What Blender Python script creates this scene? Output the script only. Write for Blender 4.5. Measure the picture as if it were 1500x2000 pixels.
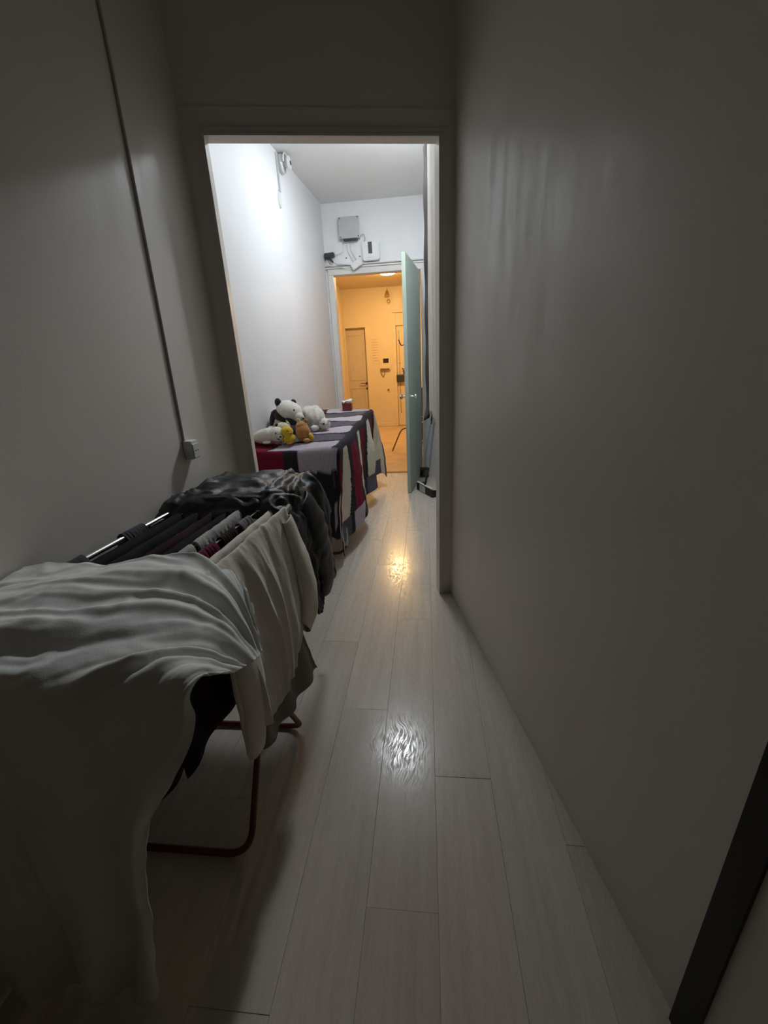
import bpy, bmesh, math, random
import numpy as np
from mathutils import Vector, Matrix, Euler

random.seed(7)
for o in list(bpy.data.objects):
    bpy.data.objects.remove(o, do_unlink=True)
SC = bpy.context.scene
COL = SC.collection

# ------------------------------------------------------------------ camera
# wide phone lens, 1.30 m above the floor, looking along the corridor (+Y), tilted down
cam_d = bpy.data.cameras.new('camera')
cam_d.sensor_fit = 'VERTICAL'
cam_d.sensor_height = 36.0
cam_d.lens = 797.0 / 2000.0 * 36.0
cam_d.clip_start = 0.02
cam_d.clip_end = 60
cam = bpy.data.objects.new('camera', cam_d)
COL.objects.link(cam)
F = 797.0
dn = Vector((110.0, 2230.0, F)).normalized()
up = -dn
dyv = -(F * F + 80 * 110) / 2230.0
fw = Vector((80.0, dyv, F)).normalized()
rt = fw.cross(up).normalized()
cx = Vector((rt.x, fw.x, up.x)); cy = Vector((rt.y, fw.y, up.y)); cz = Vector((rt.z, fw.z, up.z))
M = Matrix.Identity(4)
for i in range(3):
    M[i][0] = cx[i]; M[i][1] = -cy[i]; M[i][2] = -cz[i]
M[0][3], M[1][3], M[2][3] = 0.0, 0.0, 1.30
cam.matrix_world = M
SC.camera = cam

# ------------------------------------------------------------------ world, exposure
w = bpy.data.worlds.new('world'); SC.world = w; w.use_nodes = True
w.node_tree.nodes['Background'].inputs[0].default_value = (0.5, 0.55, 0.6, 1)
w.node_tree.nodes['Background'].inputs[1].default_value = 0.002
SC.view_settings.view_transform = 'Standard'
SC.view_settings.look = 'None'
SC.view_settings.gamma = 1.0
SC.view_settings.use_curve_mapping = False
SC.view_settings.exposure = 0.0
FILL_POWER = 66.0      # watts of the added fill spot for the laundry
COOL_POWER = 95.0      # emission of the corridor ceiling lamp
WARM_POWER = 270.0      # emission of the hall ceiling lamp

# ------------------------------------------------------------------ noise (numpy)
_rs = np.random.RandomState(3)
_T = _rs.rand(256, 256)
def vnoise(x, y, seed=0):
    x = np.asarray(x, float) + seed * 17.31; y = np.asarray(y, float) + seed * 9.77
    xi = np.floor(x).astype(int); yi = np.floor(y).astype(int)
    fx = x - xi; fy = y - yi
    fx = fx * fx * (3 - 2 * fx); fy = fy * fy * (3 - 2 * fy)
    g = lambda a, b: _T[a % 256, b % 256]
    return (g(xi, yi) * (1 - fx) * (1 - fy) + g(xi + 1, yi) * fx * (1 - fy)
            + g(xi, yi + 1) * (1 - fx) * fy + g(xi + 1, yi + 1) * fx * fy) * 2 - 1
def fbm(x, y, seed=0, octv=3):
    s = 0; a = 1; t = 0
    for k in range(octv):
        s = s + a * vnoise(x * 2 ** k, y * 2 ** k, seed + k); t += a; a *= .5
    return s / t
def ridged(x, y, seed=0):
    return 1 - 2 * np.abs(vnoise(x, y, seed))

# ------------------------------------------------------------------ materials
def new_mat(name):
    m = bpy.data.materials.new(name); m.use_nodes = True
    nt = m.node_tree
    return m, nt, nt.nodes['Principled BSDF']
def link(nt, a, b): nt.links.new(a, b)
def noise_node(nt, scale, detail=3, rough=.55, vec=None):
    n = nt.nodes.new('ShaderNodeTexNoise')
    n.inputs['Scale'].default_value = scale; n.inputs['Detail'].default_value = detail
    n.inputs['Roughness'].default_value = rough
    if vec is not None: link(nt, vec, n.inputs['Vector'])
    return n
def objcoord(nt, scale=(1, 1, 1), which='Object'):
    tc = nt.nodes.new('ShaderNodeTexCoord'); mp = nt.nodes.new('ShaderNodeMapping')
    mp.inputs['Scale'].default_value = scale
    link(nt, tc.outputs[which], mp.inputs['Vector'])
    return mp.outputs['Vector']
def ramp(nt, fac, stops):
    r = nt.nodes.new('ShaderNodeValToRGB'); e = r.color_ramp.elements
    while len(e) < len(stops): e.new(.5)
    for i, (p, c) in enumerate(stops):
        e[i].position = p; e[i].color = (*c, 1) if len(c) == 3 else c
    link(nt, fac, r.inputs['Fac']); return r
def bump(nt, bsdf, h, strength=.2, dist=.01):
    b = nt.nodes.new('ShaderNodeBump'); b.inputs['Strength'].default_value = strength
    b.inputs['Distance'].default_value = dist
    link(nt, h, b.inputs['Height']); link(nt, b.outputs['Normal'], bsdf.inputs['Normal'])
    return b
def simple(name, col, rough=.6, metal=0., var=.12, scale=8., bmp=0., spec=.5, sheen=0.):
    m, nt, b = new_mat(name)
    v = objcoord(nt)
    n = noise_node(nt, scale, 3, .6, v)
    lo = tuple(max(0, c * (1 - var)) for c in col); hi = tuple(min(1, c * (1 + var)) for c in col)
    r = ramp(nt, n.outputs['Fac'], [(.3, lo), (.7, hi)])
    link(nt, r.outputs['Color'], b.inputs['Base Color'])
    b.inputs['Roughness'].default_value = rough; b.inputs['Metallic'].default_value = metal
    b.inputs['Specular IOR Level'].default_value = spec
    if sheen:
        b.inputs['Sheen Weight'].default_value = sheen
    if bmp:
        n2 = noise_node(nt, scale * 12, 2, .6, v)
        bump(nt, b, n2.outputs['Fac'], bmp, .004)
    return m
def wall_mat(name, col, rough=(.42, .6), streak=True):
    m, nt, b = new_mat(name)
    v = objcoord(nt)
    n = noise_node(nt, 2.2, 4, .55, v)
    r = ramp(nt, n.outputs['Fac'], [(.3, tuple(c * .965 for c in col)), (.7, col)])
    link(nt, r.outputs['Color'], b.inputs['Base Color'])
    vs = objcoord(nt, (7, 7, 1.6))
    n3 = noise_node(nt, 1.6, 3, .6, vs)
    mr = nt.nodes.new('ShaderNodeMapRange'); mr.inputs['From Min'].default_value = .35; mr.inputs['From Max'].default_value = .65
    mr.inputs['To Min'].default_value = rough[0]; mr.inputs['To Max'].default_value = rough[1]
    link(nt, n3.outputs['Fac'], mr.inputs['Value']); link(nt, mr.outputs['Result'], b.inputs['Roughness'])
    n2 = noise_node(nt, 60, 3, .6, v)
    n4 = noise_node(nt, 5, 3, .5, v)
    ad = nt.nodes.new('ShaderNodeMath'); ad.operation = 'MULTIPLY_ADD'
    link(nt, n4.outputs['Fac'], ad.inputs[0]); ad.inputs[1].default_value = 2.0; link(nt, n2.outputs['Fac'], ad.inputs[2])
    bump(nt, b, ad.outputs[0], .07, .006)
    return m
def cloth_mat(name, col, rough=.9, weave=260., bs=.25, var=.1, sheen=.15):
    m, nt, b = new_mat(name)
    v = objcoord(nt)
    n = noise_node(nt, 9, 3, .6, v)
    r = ramp(nt, n.outputs['Fac'], [(.3, tuple(c * (1 - var) for c in col)), (.7, tuple(min(1, c * (1 + var)) for c in col))])
    link(nt, r.outputs['Color'], b.inputs['Base Color'])
    b.inputs['Roughness'].default_value = rough; b.inputs['Sheen Weight'].default_value = sheen
    b.inputs['Specular IOR Level'].default_value = .25
    n2 = noise_node(nt, weave, 2, .6, v); bump(nt, b, n2.outputs['Fac'], bs, .002)
    return m
def emis(name, col, strength):
    m, nt, b = new_mat(name)
    b.inputs['Base Color'].default_value = (.9, .9, .9, 1)
    b.inputs['Emission Color'].default_value = (*col, 1); b.inputs['Emission Strength'].default_value = strength
    return m

MAT = {}
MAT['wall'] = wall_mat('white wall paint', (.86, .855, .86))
MAT['wall_toned_down'] = wall_mat('toned down white paint', (.74, .74, .75))  # white paint darkened in colour to offset strong lamp light on the left wall
MAT['wall_near'] = wall_mat('warm white wall paint', (.86, .80, .72))
MAT['wall_r'] = wall_mat('white satin wall paint', (.86, .80, .72), (.30, .5))
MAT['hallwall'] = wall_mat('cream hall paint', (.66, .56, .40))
MAT['ceil'] = wall_mat('white ceiling paint', (.89, .885, .87), (.7, .85))
MAT['trim'] = simple('white gloss trim', (.74, .72, .68), .38, var=.05, scale=5)
MAT['whiteplastic'] = simple('white plastic', (.78, .78, .76), .35, var=.03)
MAT['platewhite'] = simple('aged white plastic', (.62, .63, .62), .4, var=.03)
MAT['greyplastic'] = simple('grey plastic', (.50, .50, .50), .45, var=.04)
MAT['darkplastic'] = simple('dark grey plastic', (.035, .035, .04), .4, var=.1)
MAT['black'] = simple('black paint', (.008, .008, .009), .5, var=.1)
MAT['chrome'] = simple('brushed chrome', (.75, .75, .75), .22, 1., var=.05)
MAT['railwhite'] = simple('white coated steel', (.66, .66, .64), .35, var=.04)
MAT['redtube'] = simple('dark red lacquered tube', (.11, .012, .009), .35, var=.1)
MAT['brass'] = simple('brass', (.72, .55, .28), .25, 1., var=.06)
MAT['silver'] = simple('polished nickel', (.82, .80, .74), .18, 1., var=.04)
MAT['green'] = simple('sage green door paint', (.40, .48, .41), .45, var=.06, scale=4, bmp=.05)
MAT['brownwood'] = simple('brown wood', (.18, .085, .035), .5, var=.25, scale=14)
MAT['blackrubber'] = simple('black rubber', (.012, .012, .012), .6)
MAT['greycloth'] = cloth_mat('slate grey cloth', (.06, .066, .075), sheen=.05)
MAT['blackcloth'] = cloth_mat('black cloth', (.009, .009, .010), sheen=0, var=.2)
MAT['navy'] = cloth_mat('navy black cloth', (.009, .009, .014), sheen=0, var=.2)
MAT['maroon'] = cloth_mat('dark maroon cloth', (.030, .008, .009), sheen=0, var=.2)
MAT['cream'] = cloth_mat('cream knit cloth', (.76, .71, .61), weave=180, bs=.35)
MAT['taupe'] = cloth_mat('taupe cloth', (.20, .17, .145))
MAT['white'] = cloth_mat('white cotton', (.80, .81, .77), weave=320, bs=.2, var=.04)
MAT['magenta'] = cloth_mat('magenta cloth', (.13, .018, .055), sheen=0)
MAT['orange'] = cloth_mat('orange cloth', (.45, .13, .03))
MAT['lilacsock'] = cloth_mat('grey lilac cloth', (.20, .17, .20))
MAT['greentowel'] = cloth_mat('pale green cloth', (.36, .40, .27))
MAT['brownscarf'] = cloth_mat('dark brown cloth', (.028, .014, .010))
MAT['beigecoat'] = cloth_mat('beige cloth', (.55, .50, .42))
MAT['darkred'] = simple('dark red card', (.16, .012, .014), .5)
MAT['paper'] = simple('white paper', (.8, .79, .74), .8, var=.03)

def jacket_mat():
    m, nt, b = new_mat('black nylon')
    v = objcoord(nt)
    n = noise_node(nt, 14, 4, .6, v)
    r = ramp(nt, n.outputs['Fac'], [(.3, (.010, .011, .013)), (.75, (.022, .025, .028))])
    link(nt, r.outputs['Color'], b.inputs['Base Color'])
    b.inputs['Roughness'].default_value = .52; b.inputs['Specular IOR Level'].default_value = .5
    n2 = noise_node(nt, 36, 3, .6, v); bump(nt, b, n2.outputs['Fac'], .35, .008)
    return m
MAT['nylon'] = jacket_mat()

def fur(name, c1, c2, scale=55):
    m, nt, b = new_mat(name)
    v = objcoord(nt)
    n = noise_node(nt, scale, 4, .7, v)
    r = ramp(nt, n.outputs['Fac'], [(.3, c1), (.7, c2)])
    link(nt, r.outputs['Color'], b.inputs['Base Color'])
    b.inputs['Roughness'].default_value = .95; b.inputs['Sheen Weight'].default_value = .3
    n2 = noise_node(nt, scale * 4, 3, .7, v); bump(nt, b, n2.outputs['Fac'], .7, .006)
    return m
MAT['furwhite'] = fur('white plush', (.74, .72, .64), (.90, .88, .80))
MAT['furcream'] = fur('cream plush', (.62, .54, .36), (.76, .70, .52))
MAT['furblack'] = fur('black plush', (.006, .006, .007), (.016, .016, .018))
MAT['furyellow'] = fur('yellow plush', (.74, .46, .01), (.90, .62, .02))
MAT['furbrown'] = fur('tan orange plush', (.46, .20, .05), (.62, .30, .09))
MAT['furgrey'] = fur('grey tipped plush', (.62, .58, .52), (.82, .79, .72))
MAT['eye'] = simple('black glass eye', (.006, .006, .006), .15)
MAT['pink'] = fur('pink plush', (.5, .26, .26), (.62, .36, .34))

def floor_mat():
    m, nt, b = new_mat('pale oak laminate')
    tc = nt.nodes.new('ShaderNodeTexCoord')
    oi = nt.nodes.new('ShaderNodeObjectInfo')
    # grain: stretched along the plank, offset per plank
    ofs = nt.nodes.new('ShaderNodeVectorMath'); ofs.operation = 'MULTIPLY_ADD'
    cb = nt.nodes.new('ShaderNodeCombineXYZ')
    link(nt, oi.outputs['Random'], cb.inputs[0]); link(nt, oi.outputs['Random'], cb.inputs[1])
    link(nt, cb.outputs[0], ofs.inputs[0]); ofs.inputs[1].default_value = (37, 53, 0)
    link(nt, tc.outputs['Object'], ofs.inputs[2])
    mp = nt.nodes.new('ShaderNodeMapping'); mp.inputs['Scale'].default_value = (34, 1.6, 1)
    link(nt, ofs.outputs[0], mp.inputs['Vector'])
    n = noise_node(nt, 1.0, 5, .62, mp.outputs[0])
    r = ramp(nt, n.outputs['Fac'], [(.25, (.55, .48, .40)), (.5, (.62, .555, .475)), (.78, (.68, .62, .54))])
    # per plank tone
    hs = nt.nodes.new('ShaderNodeHueSaturation')
    mr = nt.nodes.new('ShaderNodeMapRange'); mr.inputs['To Min'].default_value = .92; mr.inputs['To Max'].default_value = 1.06
    link(nt, oi.outputs['Random'], mr.inputs['Value']); link(nt, mr.outputs['Result'], hs.inputs['Value'])
    link(nt, r.outputs['Color'], hs.inputs['Color']); link(nt, hs.outputs['Color'], b.inputs['Base Color'])
    # scuffs: curved brushed scratches that break up the gloss (world space so they run on over the joints)
    gp = nt.nodes.new('ShaderNodeNewGeometry')
    warp = noise_node(nt, 5.0, 2, .5, gp.outputs['Position'])
    wv = nt.nodes.new('ShaderNodeVectorMath'); wv.operation = 'MULTIPLY_ADD'
    link(nt, warp.outputs['Color'], wv.inputs[0]); wv.inputs[1].default_value = (.16, .16, 0); link(nt, gp.outputs['Position'], wv.inputs[2])
    mp2 = nt.nodes.new('ShaderNodeMapping'); mp2.inputs['Scale'].default_value = (300, 22, 1); mp2.inputs['Rotation'].default_value = (0, 0, -.7)
    link(nt, wv.outputs[0], mp2.inputs['Vector'])
    sc = noise_node(nt, 1.0, 3, .65, mp2.outputs[0])
    pat = noise_node(nt, 3.0, 3, .5, gp.outputs['Position'])
    rr = nt.nodes.new('ShaderNodeMapRange'); rr.inputs['From Min'].default_value = .42; rr.inputs['From Max'].default_value = .60
    rr.inputs['To Min'].default_value = .11; rr.inputs['To Max'].default_value = .40
    link(nt, sc.outputs['Fac'], rr.inputs['Value'])
    r2 = nt.nodes.new('ShaderNodeMath'); r2.operation = 'MULTIPLY_ADD'
    link(nt, pat.outputs['Fac'], r2.inputs[0]); r2.inputs[1].default_value = .07; link(nt, rr.outputs['Result'], r2.inputs[2])
    link(nt, r2.outputs[0], b.inputs['Roughness'])
    b.inputs['Specular IOR Level'].default_value = .45
    bump(nt, b, sc.outputs['Fac'], .035, .0015)
    return m
MAT['floor'] = floor_mat()
MAT['underlay'] = simple('dark floor joint', (.25, .21, .17), .9)
def hall_floor_mat():
    m, nt, b = new_mat('hall parquet')
    v = objcoord(nt)
    n = noise_node(nt, 5, 4, .6, v)
    r = ramp(nt, n.outputs['Fac'], [(.3, (.42, .28, .15)), (.7, (.56, .40, .24))])
    link(nt, r.outputs['Color'], b.inputs['Base Color']); b.inputs['Roughness'].default_value = .35
    return m
MAT['hallfloor'] = hall_floor_mat()

def attr_mat(name, weave=140, bs=.5):
    m, nt, b = new_mat(name)
    a = nt.nodes.new('ShaderNodeAttribute'); a.attribute_name = 'print'
    v = objcoord(nt)
    n = noise_node(nt, 120, 2, .6, v)
    mx = nt.nodes.new('ShaderNodeMix'); mx.data_type = 'RGBA'; mx.blend_type = 'MULTIPLY'; mx.inputs[0].default_value = .55
    r = ramp(nt, n.outputs['Fac'], [(.25, (.55, .55, .55)), (.7, (1, 1, 1))])
    link(nt, a.outputs['Color'], mx.inputs[6]); link(nt, r.outputs['Color'], mx.inputs[7])
    link(nt, mx.outputs[2], b.inputs['Base Color'])
    b.inputs['Roughness'].default_value = .95; b.inputs['Specular IOR Level'].default_value = .15
    bump(nt, b, n.outputs['Fac'], bs, .004)
    return m
MAT['blanket'] = attr_mat('knitted blanket')
MAT['stripedcloth'] = attr_mat('striped cotton', 260, .2)

# ------------------------------------------------------------------ object helpers
def obj(name, verts, faces, mat, parent=None, smooth=False):
    me = bpy.data.meshes.new(name)
    me.from_pydata([tuple(v) for v in verts], [], [tuple(f) for f in faces])
    me.update()
    if smooth:
        me.polygons.foreach_set('use_smooth', [True] * len(me.polygons))
    me.materials.append(MAT[mat] if isinstance(mat, str) else mat)
    o = bpy.data.objects.new(name, me); COL.objects.link(o)
    if parent is not None:
        o.parent = parent
        q = parent; wl_ = Vector((0, 0, 0))
        while q is not None:
            wl_ += q.location; q = q.parent
        o.location = -wl_
    return o
# all part meshes are given in world coordinates; the parents carry a location only.
def tag(o, label=None, cat=None, group=None, kind=None):
    if label: o['label'] = label
    if cat: o['category'] = cat
    if group: o['group'] = group
    if kind: o['kind'] = kind
    return o
def thing(name, loc, label, cat, group=None):
    o = bpy.data.objects.new(name, None); o.empty_display_size = .05
    COL.objects.link(o); o.location = loc
    return tag(o, label, cat, group)

class MB:
    """collects simple solids into one mesh"""
    def __init__(s): s.v = []; s.f = []
    def add(s, v, f):
        n = len(s.v); s.v += [tuple(p) for p in v]; s.f += [tuple(i + n for i in q) for q in f]; return s
    def box(s, a, b, bev=0., M=None):
        bm = bmesh.new(); bmesh.ops.create_cube(bm, size=1)
        c = [(a[i] + b[i]) / 2 for i in range(3)]; d = [abs(b[i] - a[i]) for i in range(3)]
        for v in bm.verts: v.co = Vector((v.co.x * d[0] + c[0], v.co.y * d[1] + c[1], v.co.z * d[2] + c[2]))
        if bev > 0:
            bmesh.ops.bevel(bm, geom=list(bm.edges), offset=bev, segments=2, affect='EDGES', profile=.6)
        if M is not None: bmesh.ops.transform(bm, matrix=M, verts=bm.verts)
        bm.verts.index_update()
        s.add([v.co[:] for v in bm.verts], [[v.index for v in f.verts] for f in bm.faces]); bm.free(); return s
    def prism(s, poly, z0, z1):
        n = len(poly)
        v = [(x, y, z0) for x, y in poly] + [(x, y, z1) for x, y in poly]
        f = [tuple(range(n))[::-1], tuple(range(n, 2 * n))] + [(i, (i + 1) % n, (i + 1) % n + n, i + n) for i in range(n)]
        return s.add(v, f)
    def tube(s, pts, r, n=8, cap=True, closed=False):
        pts = [Vector(p) for p in pts]; N = len(pts); rr = r if isinstance(r, (list, tuple)) else [r] * N
        V = []; prev = None
        for i, p in enumerate(pts):
            if closed: t = (pts[(i + 1) % N] - pts[i - 1])
            else: t = (pts[min(i + 1, N - 1)] - pts[max(i - 1, 0)])
            t.normalize()
            if prev is None:
                a = Vector((0, 0, 1)) if abs(t.z) < .9 else Vector((1, 0, 0))
                u = t.cross(a).normalized()
            else:
                u = (prev - t * prev.dot(t)).normalized()
            prev = u; w_ = t.cross(u)
            for k in range(n):
                an = 2 * math.pi * k / n
                V.append(p + (u * math.cos(an) + w_ * math.sin(an)) * rr[i])
        Fc = []
        for i in range(N if closed else N - 1):
            j = (i + 1) % N
            for k in range(n):
                Fc.append((i * n + k, i * n + (k + 1) % n, j * n + (k + 1) % n, j * n + k))
        if cap and not closed:
            Fc.append(tuple(range(n))[::-1]); Fc.append(tuple((N - 1) * n + k for k in range(n)))
        return s.add(V, Fc)
    def lathe(s, prof, c, axis='z', n=24, M=None):
        V = []; Fc = []
        for r, h in prof:
            for k in range(n):
                a = 2 * math.pi * k / n
                p = Vector((r * math.cos(a), r * math.sin(a), h))
                if axis == 'y': p = Vector((p.x, p.z, p.y))
                if axis == 'x': p = Vector((p.z, p.x, p.y))
                if M is not None: p = M @ p
                V.append(p + Vector(c))
        for i in range(len(prof) - 1):
            for k in range(n):
                Fc.append((i * n + k, i * n + (k + 1) % n, (i + 1) * n + (k + 1) % n, (i + 1) * n + k))
        Fc.append(tuple(range(n))[::-1]); Fc.append(tuple((len(prof) - 1) * n + k for k in range(n)))
        return s.add(V, Fc)
    def build(s, name, mat, parent=None, smooth=False):
        o = obj(name, s.v, s.f, mat, parent)
        bm = bmesh.new(); bm.from_mesh(o.data); bmesh.ops.recalc_face_normals(bm, faces=bm.faces); bm.to_mesh(o.data); bm.free()
        if smooth:
            o.data.polygons.foreach_set('use_smooth', [True] * len(o.data.polygons))
            try: o.data.set_sharp_from_angle(angle=math.radians(40))
            except Exception: pass
        return o
def rnd_path(pts, k=6):
    """Catmull-Rom smoothing of a polyline"""
    P = [Vector(p) for p in pts]; out = []
    for i in range(len(P) - 1):
        p0 = P[max(i - 1, 0)]; p1 = P[i]; p2 = P[i + 1]; p3 = P[min(i + 2, len(P) - 1)]
        for j in range(k):
            t = j / k
            out.append(.5 * ((2 * p1) + (p2 - p0) * t + (2 * p0 - 5 * p1 + 4 * p2 - p3) * t * t + (3 * p1 - p0 - 3 * p2 + p3) * t ** 3))
    out.append(P[-1]); return out
def cr1(ctrl, n):
    """Catmull-Rom resample of an (m,k) control list to n rows"""
    C = np.asarray(ctrl, float); m = len(C)
    t = np.linspace(0, m - 1, n); i = np.clip(np.floor(t).astype(int), 0, m - 2); f = (t - i)
    f = f.reshape((-1,) + (1,) * (C.ndim - 1))
    p0 = C[np.maximum(i - 1, 0)]; p1 = C[i]; p2 = C[i + 1]; p3 = C[np.minimum(i + 2, m - 1)]
    return .5 * (2 * p1 + (p2 - p0) * f + (2 * p0 - 5 * p1 + 4 * p2 - p3) * f ** 2 + (3 * p1 - p0 - 3 * p2 + p3) * f ** 3)
def surf(ctrl, nu, nv):
    """control grid (rows, cols, 3) -> (nu, nv, 3)"""
    A = cr1(ctrl, nu)
    return np.swapaxes(cr1(np.swapaxes(A, 0, 1), nv), 0, 1)
def normals(P):
    du = np.gradient(P, axis=0); dv = np.gradient(P, axis=1)
    n = np.cross(du, dv); return n / (np.linalg.norm(n, axis=2, keepdims=True) + 1e-9)
def grid_obj(name, P, mat, parent=None, thick=.003, cols=None):
    nu, nv = P.shape[:2]
    idx = np.arange(nu * nv).reshape(nu, nv)
    f = np.stack([idx[:-1, :-1], idx[1:, :-1], idx[1:, 1:], idx[:-1, 1:]], -1).reshape(-1, 4)
    o = obj(name, P.reshape(-1, 3).tolist(), f.tolist(), mat, parent, True)
    if cols is not None:
        at = o.data.color_attributes.new('print', 'FLOAT_COLOR', 'POINT')
        c = np.ones((nu * nv, 4), np.float32); c[:, :3] = cols.reshape(-1, 3)
        at.data.foreach_set('color', c.ravel())
    if thick:
        md = o.modifiers.new('thickness', 'SOLIDIFY'); md.thickness = thick; md.offset = 0
    return o
def uv(nu, nv):
    u, v = np.meshgrid(np.linspace(0, 1, nu), np.linspace(0, 1, nv), indexing='ij'); return u, v
def blob(name, c, r, mat, parent=None, rot=(0, 0, 0), noise=.0, nf=8., seg=22, warp=None, seed=0):
    """a plush lump: ellipsoid with fur-like relief"""
    th, ph = np.meshgrid(np.linspace(0, np.pi, seg // 2 + 3), np.linspace(0, 2 * np.pi, seg, endpoint=False), indexing='ij')
    D = np.stack([np.sin(th) * np.cos(ph), np.sin(th) * np.sin(ph), np.cos(th)], -1)
    k = 1 + noise * (vnoise(D[..., 0] * nf + D[..., 2] * 3.1, D[..., 1] * nf - D[..., 2] * nf, seed))
    k[0, :] = k[0, 0]; k[-1, :] = k[-1, 0]
    P = D * k[..., None] * np.array(r)
    if warp is not None: P = warp(P)
    Rm = np.array(Euler(rot).to_matrix())
    P = P @ Rm.T + np.array(c)
    nu, nv = P.shape[:2]; idx = np.arange(nu * nv).reshape(nu, nv); j = np.roll(idx, -1, 1)
    f = np.stack([idx[:-1], idx[1:], j[1:], j[:-1]], -1).reshape(-1, 4).tolist()
    return obj(name, P.reshape(-1, 3).tolist(), f, mat, parent, True)

# ================================================================== THE SETTING
U = Vector((.978, .208, 0)); NV = Vector((-.208, .978, 0)); RJ = Vector((.067, 2.169, 0))
def dp(u, n, z=0.): return RJ + U * u + NV * n + Vector((0, 0, z))
def dbox(mb, u0, u1, n0, n1, z0, z1):
    poly = [dp(u0, n0), dp(u1, n0), dp(u1, n1), dp(u0, n1)]
    return mb.prism([(p.x, p.y) for p in poly], z0, z1)
CZ = 2.95

# floor: dark underlay with laminate planks, 0.185 m wide, 1.26 m long
fl = obj('floor', [(-1.4, -2.6, -.03), (1.3, -2.6, -.03), (1.3, 5.16, -.03), (-1.4, 5.16, -.03),
                   (-1.4, -2.6, -.009), (1.3, -2.6, -.009), (1.3, 5.16, -.009), (-1.4, 5.16, -.009)],
         [(3, 2, 1, 0), (4, 5, 6, 7), (0, 1, 5, 4), (1, 2, 6, 5), (2, 3, 7, 6), (3, 0, 4, 7)], 'underlay')
tag(fl, 'pale oak laminate plank floor of the dark room and corridor', kind='structure')
PW = .1828
offs = {0: .007, 1: .63, 2: .996, 3: .35, 4: .81, 5: .12, 6: .55, -1: .43, -2: .88, -3: .21, -4: .66, -5: 1.05, -6: .3}
def plank_mesh(wd, ln):
    g = .0002; b = .0007; h = .009
    x0, x1, y0, y1 = -wd / 2 + g, wd / 2 - g, -ln / 2 + g, ln / 2 - g
    v = [(x0, y0, -h), (x1, y0, -h), (x1, y1, -h), (x0, y1, -h),
         (x0, y0, -b), (x1, y0, -b), (x1, y1, -b), (x0, y1, -b),
         (x0 + b, y0 + b, 0), (x1 - b, y0 + b, 0), (x1 - b, y1 - b, 0), (x0 + b, y1 - b, 0)]
    f = [(3, 2, 1, 0), (0, 1, 5, 4), (1, 2, 6, 5), (2, 3, 7, 6), (3, 0, 4, 7), (4, 5, 9, 8), (5, 6, 10, 9), (6, 7, 11, 10), (7, 4, 8, 11), (8, 9, 10, 11)]
    me = bpy.data.meshes.new('plank'); me.from_pydata(v, [], f); me.update(); me.materials.append(MAT['floor']); return me
_pm = {}
rp = random.Random(11)
for k in range(-5, 6):
    xa = -.3485 + PW * k
    o0 = offs[k] if k in offs else .4
    y = o0 - 1.26 * 3
    while y < 5.12:
        a, b_ = max(y, -2.5), min(y + 1.26, 5.12)
        y += 1.26
        if b_ - a < .05: continue
        key = round(b_ - a, 3)
        if key not in _pm: _pm[key] = plank_mesh(PW, b_ - a)
        p = bpy.data.objects.new('plank', _pm[key]); COL.objects.link(p); p.parent = fl
        p.location = (xa + PW / 2, (a + b_) / 2, rp.uniform(0, .0009))
        p.rotation_euler = (rp.uniform(-.0006, .0006), rp.uniform(-.003, .003), 0)
fh = MB().box((-1.9, 5.16, -.03), (1.3, 9.7, -.002)).build('floor_hall', 'hallfloor'); tag(fh, 'warm lit wooden floor of the far hall', kind='structure')
th = MB().box((-1.02, 5.10, -.009), (-.03, 5.165, .006), .003).build('trim_4', 'brownwood'); tag(th, 'thin dark threshold strip under the far doorway', kind='structure')

# near room walls
wl = MB().box((-1.06, -2.6, 0), (-.955, 1.985, CZ)).build('wall_left', 'wall_near'); tag(wl, 'white left wall of the dark room', kind='structure')
A = dp(.075, 0); d_ = Vector((.208, -.978, 0)); B = A + d_ * 4.95
nn = Vector((.978, .208, 0)) * .1
wr = MB().prism([(A.x, A.y), (B.x, B.y), ((B + nn).x, (B + nn).y), ((A + nn).x, (A + nn).y)], 0, CZ).build('wall_right', 'wall_r')
tag(wr, 'white right wall of the dark room', kind='structure')
wb = MB().box((-1.06, -2.7, 0), (1.3, -2.6, CZ)).build('wall_back', 'wall_near'); tag(wb, kind='structure')
mb = MB()
dbox(mb, -1.40, -.955, 0, .06, 0, CZ); dbox(mb, 0, .21, 0, .06, 0, CZ); dbox(mb, -.955, 0, 0, .06, 2.20, CZ)
wf = mb.build('wall_front', 'wall_near'); tag(wf, 'thin white partition with the open doorway', kind='structure')
mb = MB()
for (u0, u1, z0, z1) in ((-.982, -.960, 0, 2.226), (.005, .027, 0, 2.226), (-.96, .005, 2.205, 2.226)):
    dbox(mb, u0, u1, -.009, 0, z0, z1)
for (u0, u1, z0, z1) in ((-.964, -.955, 0, 2.205), (0, .009, 0, 2.205), (-.955, 0, 2.196, 2.205)):
    dbox(mb, u0, u1, -.014, .0, z0, z1)
t1 = mb.build('trim_1', 'trim'); tag(t1, 'painted beading around the near doorway', kind='structure')
mb = MB(); dbox(mb, -1.04, .075, -.005, 0, 2.283, 2.292)
t2 = mb.build('trim_2', 'wall_near'); tag(t2, 'faint ledge line across the wall above the doorway', kind='structure')

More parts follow.
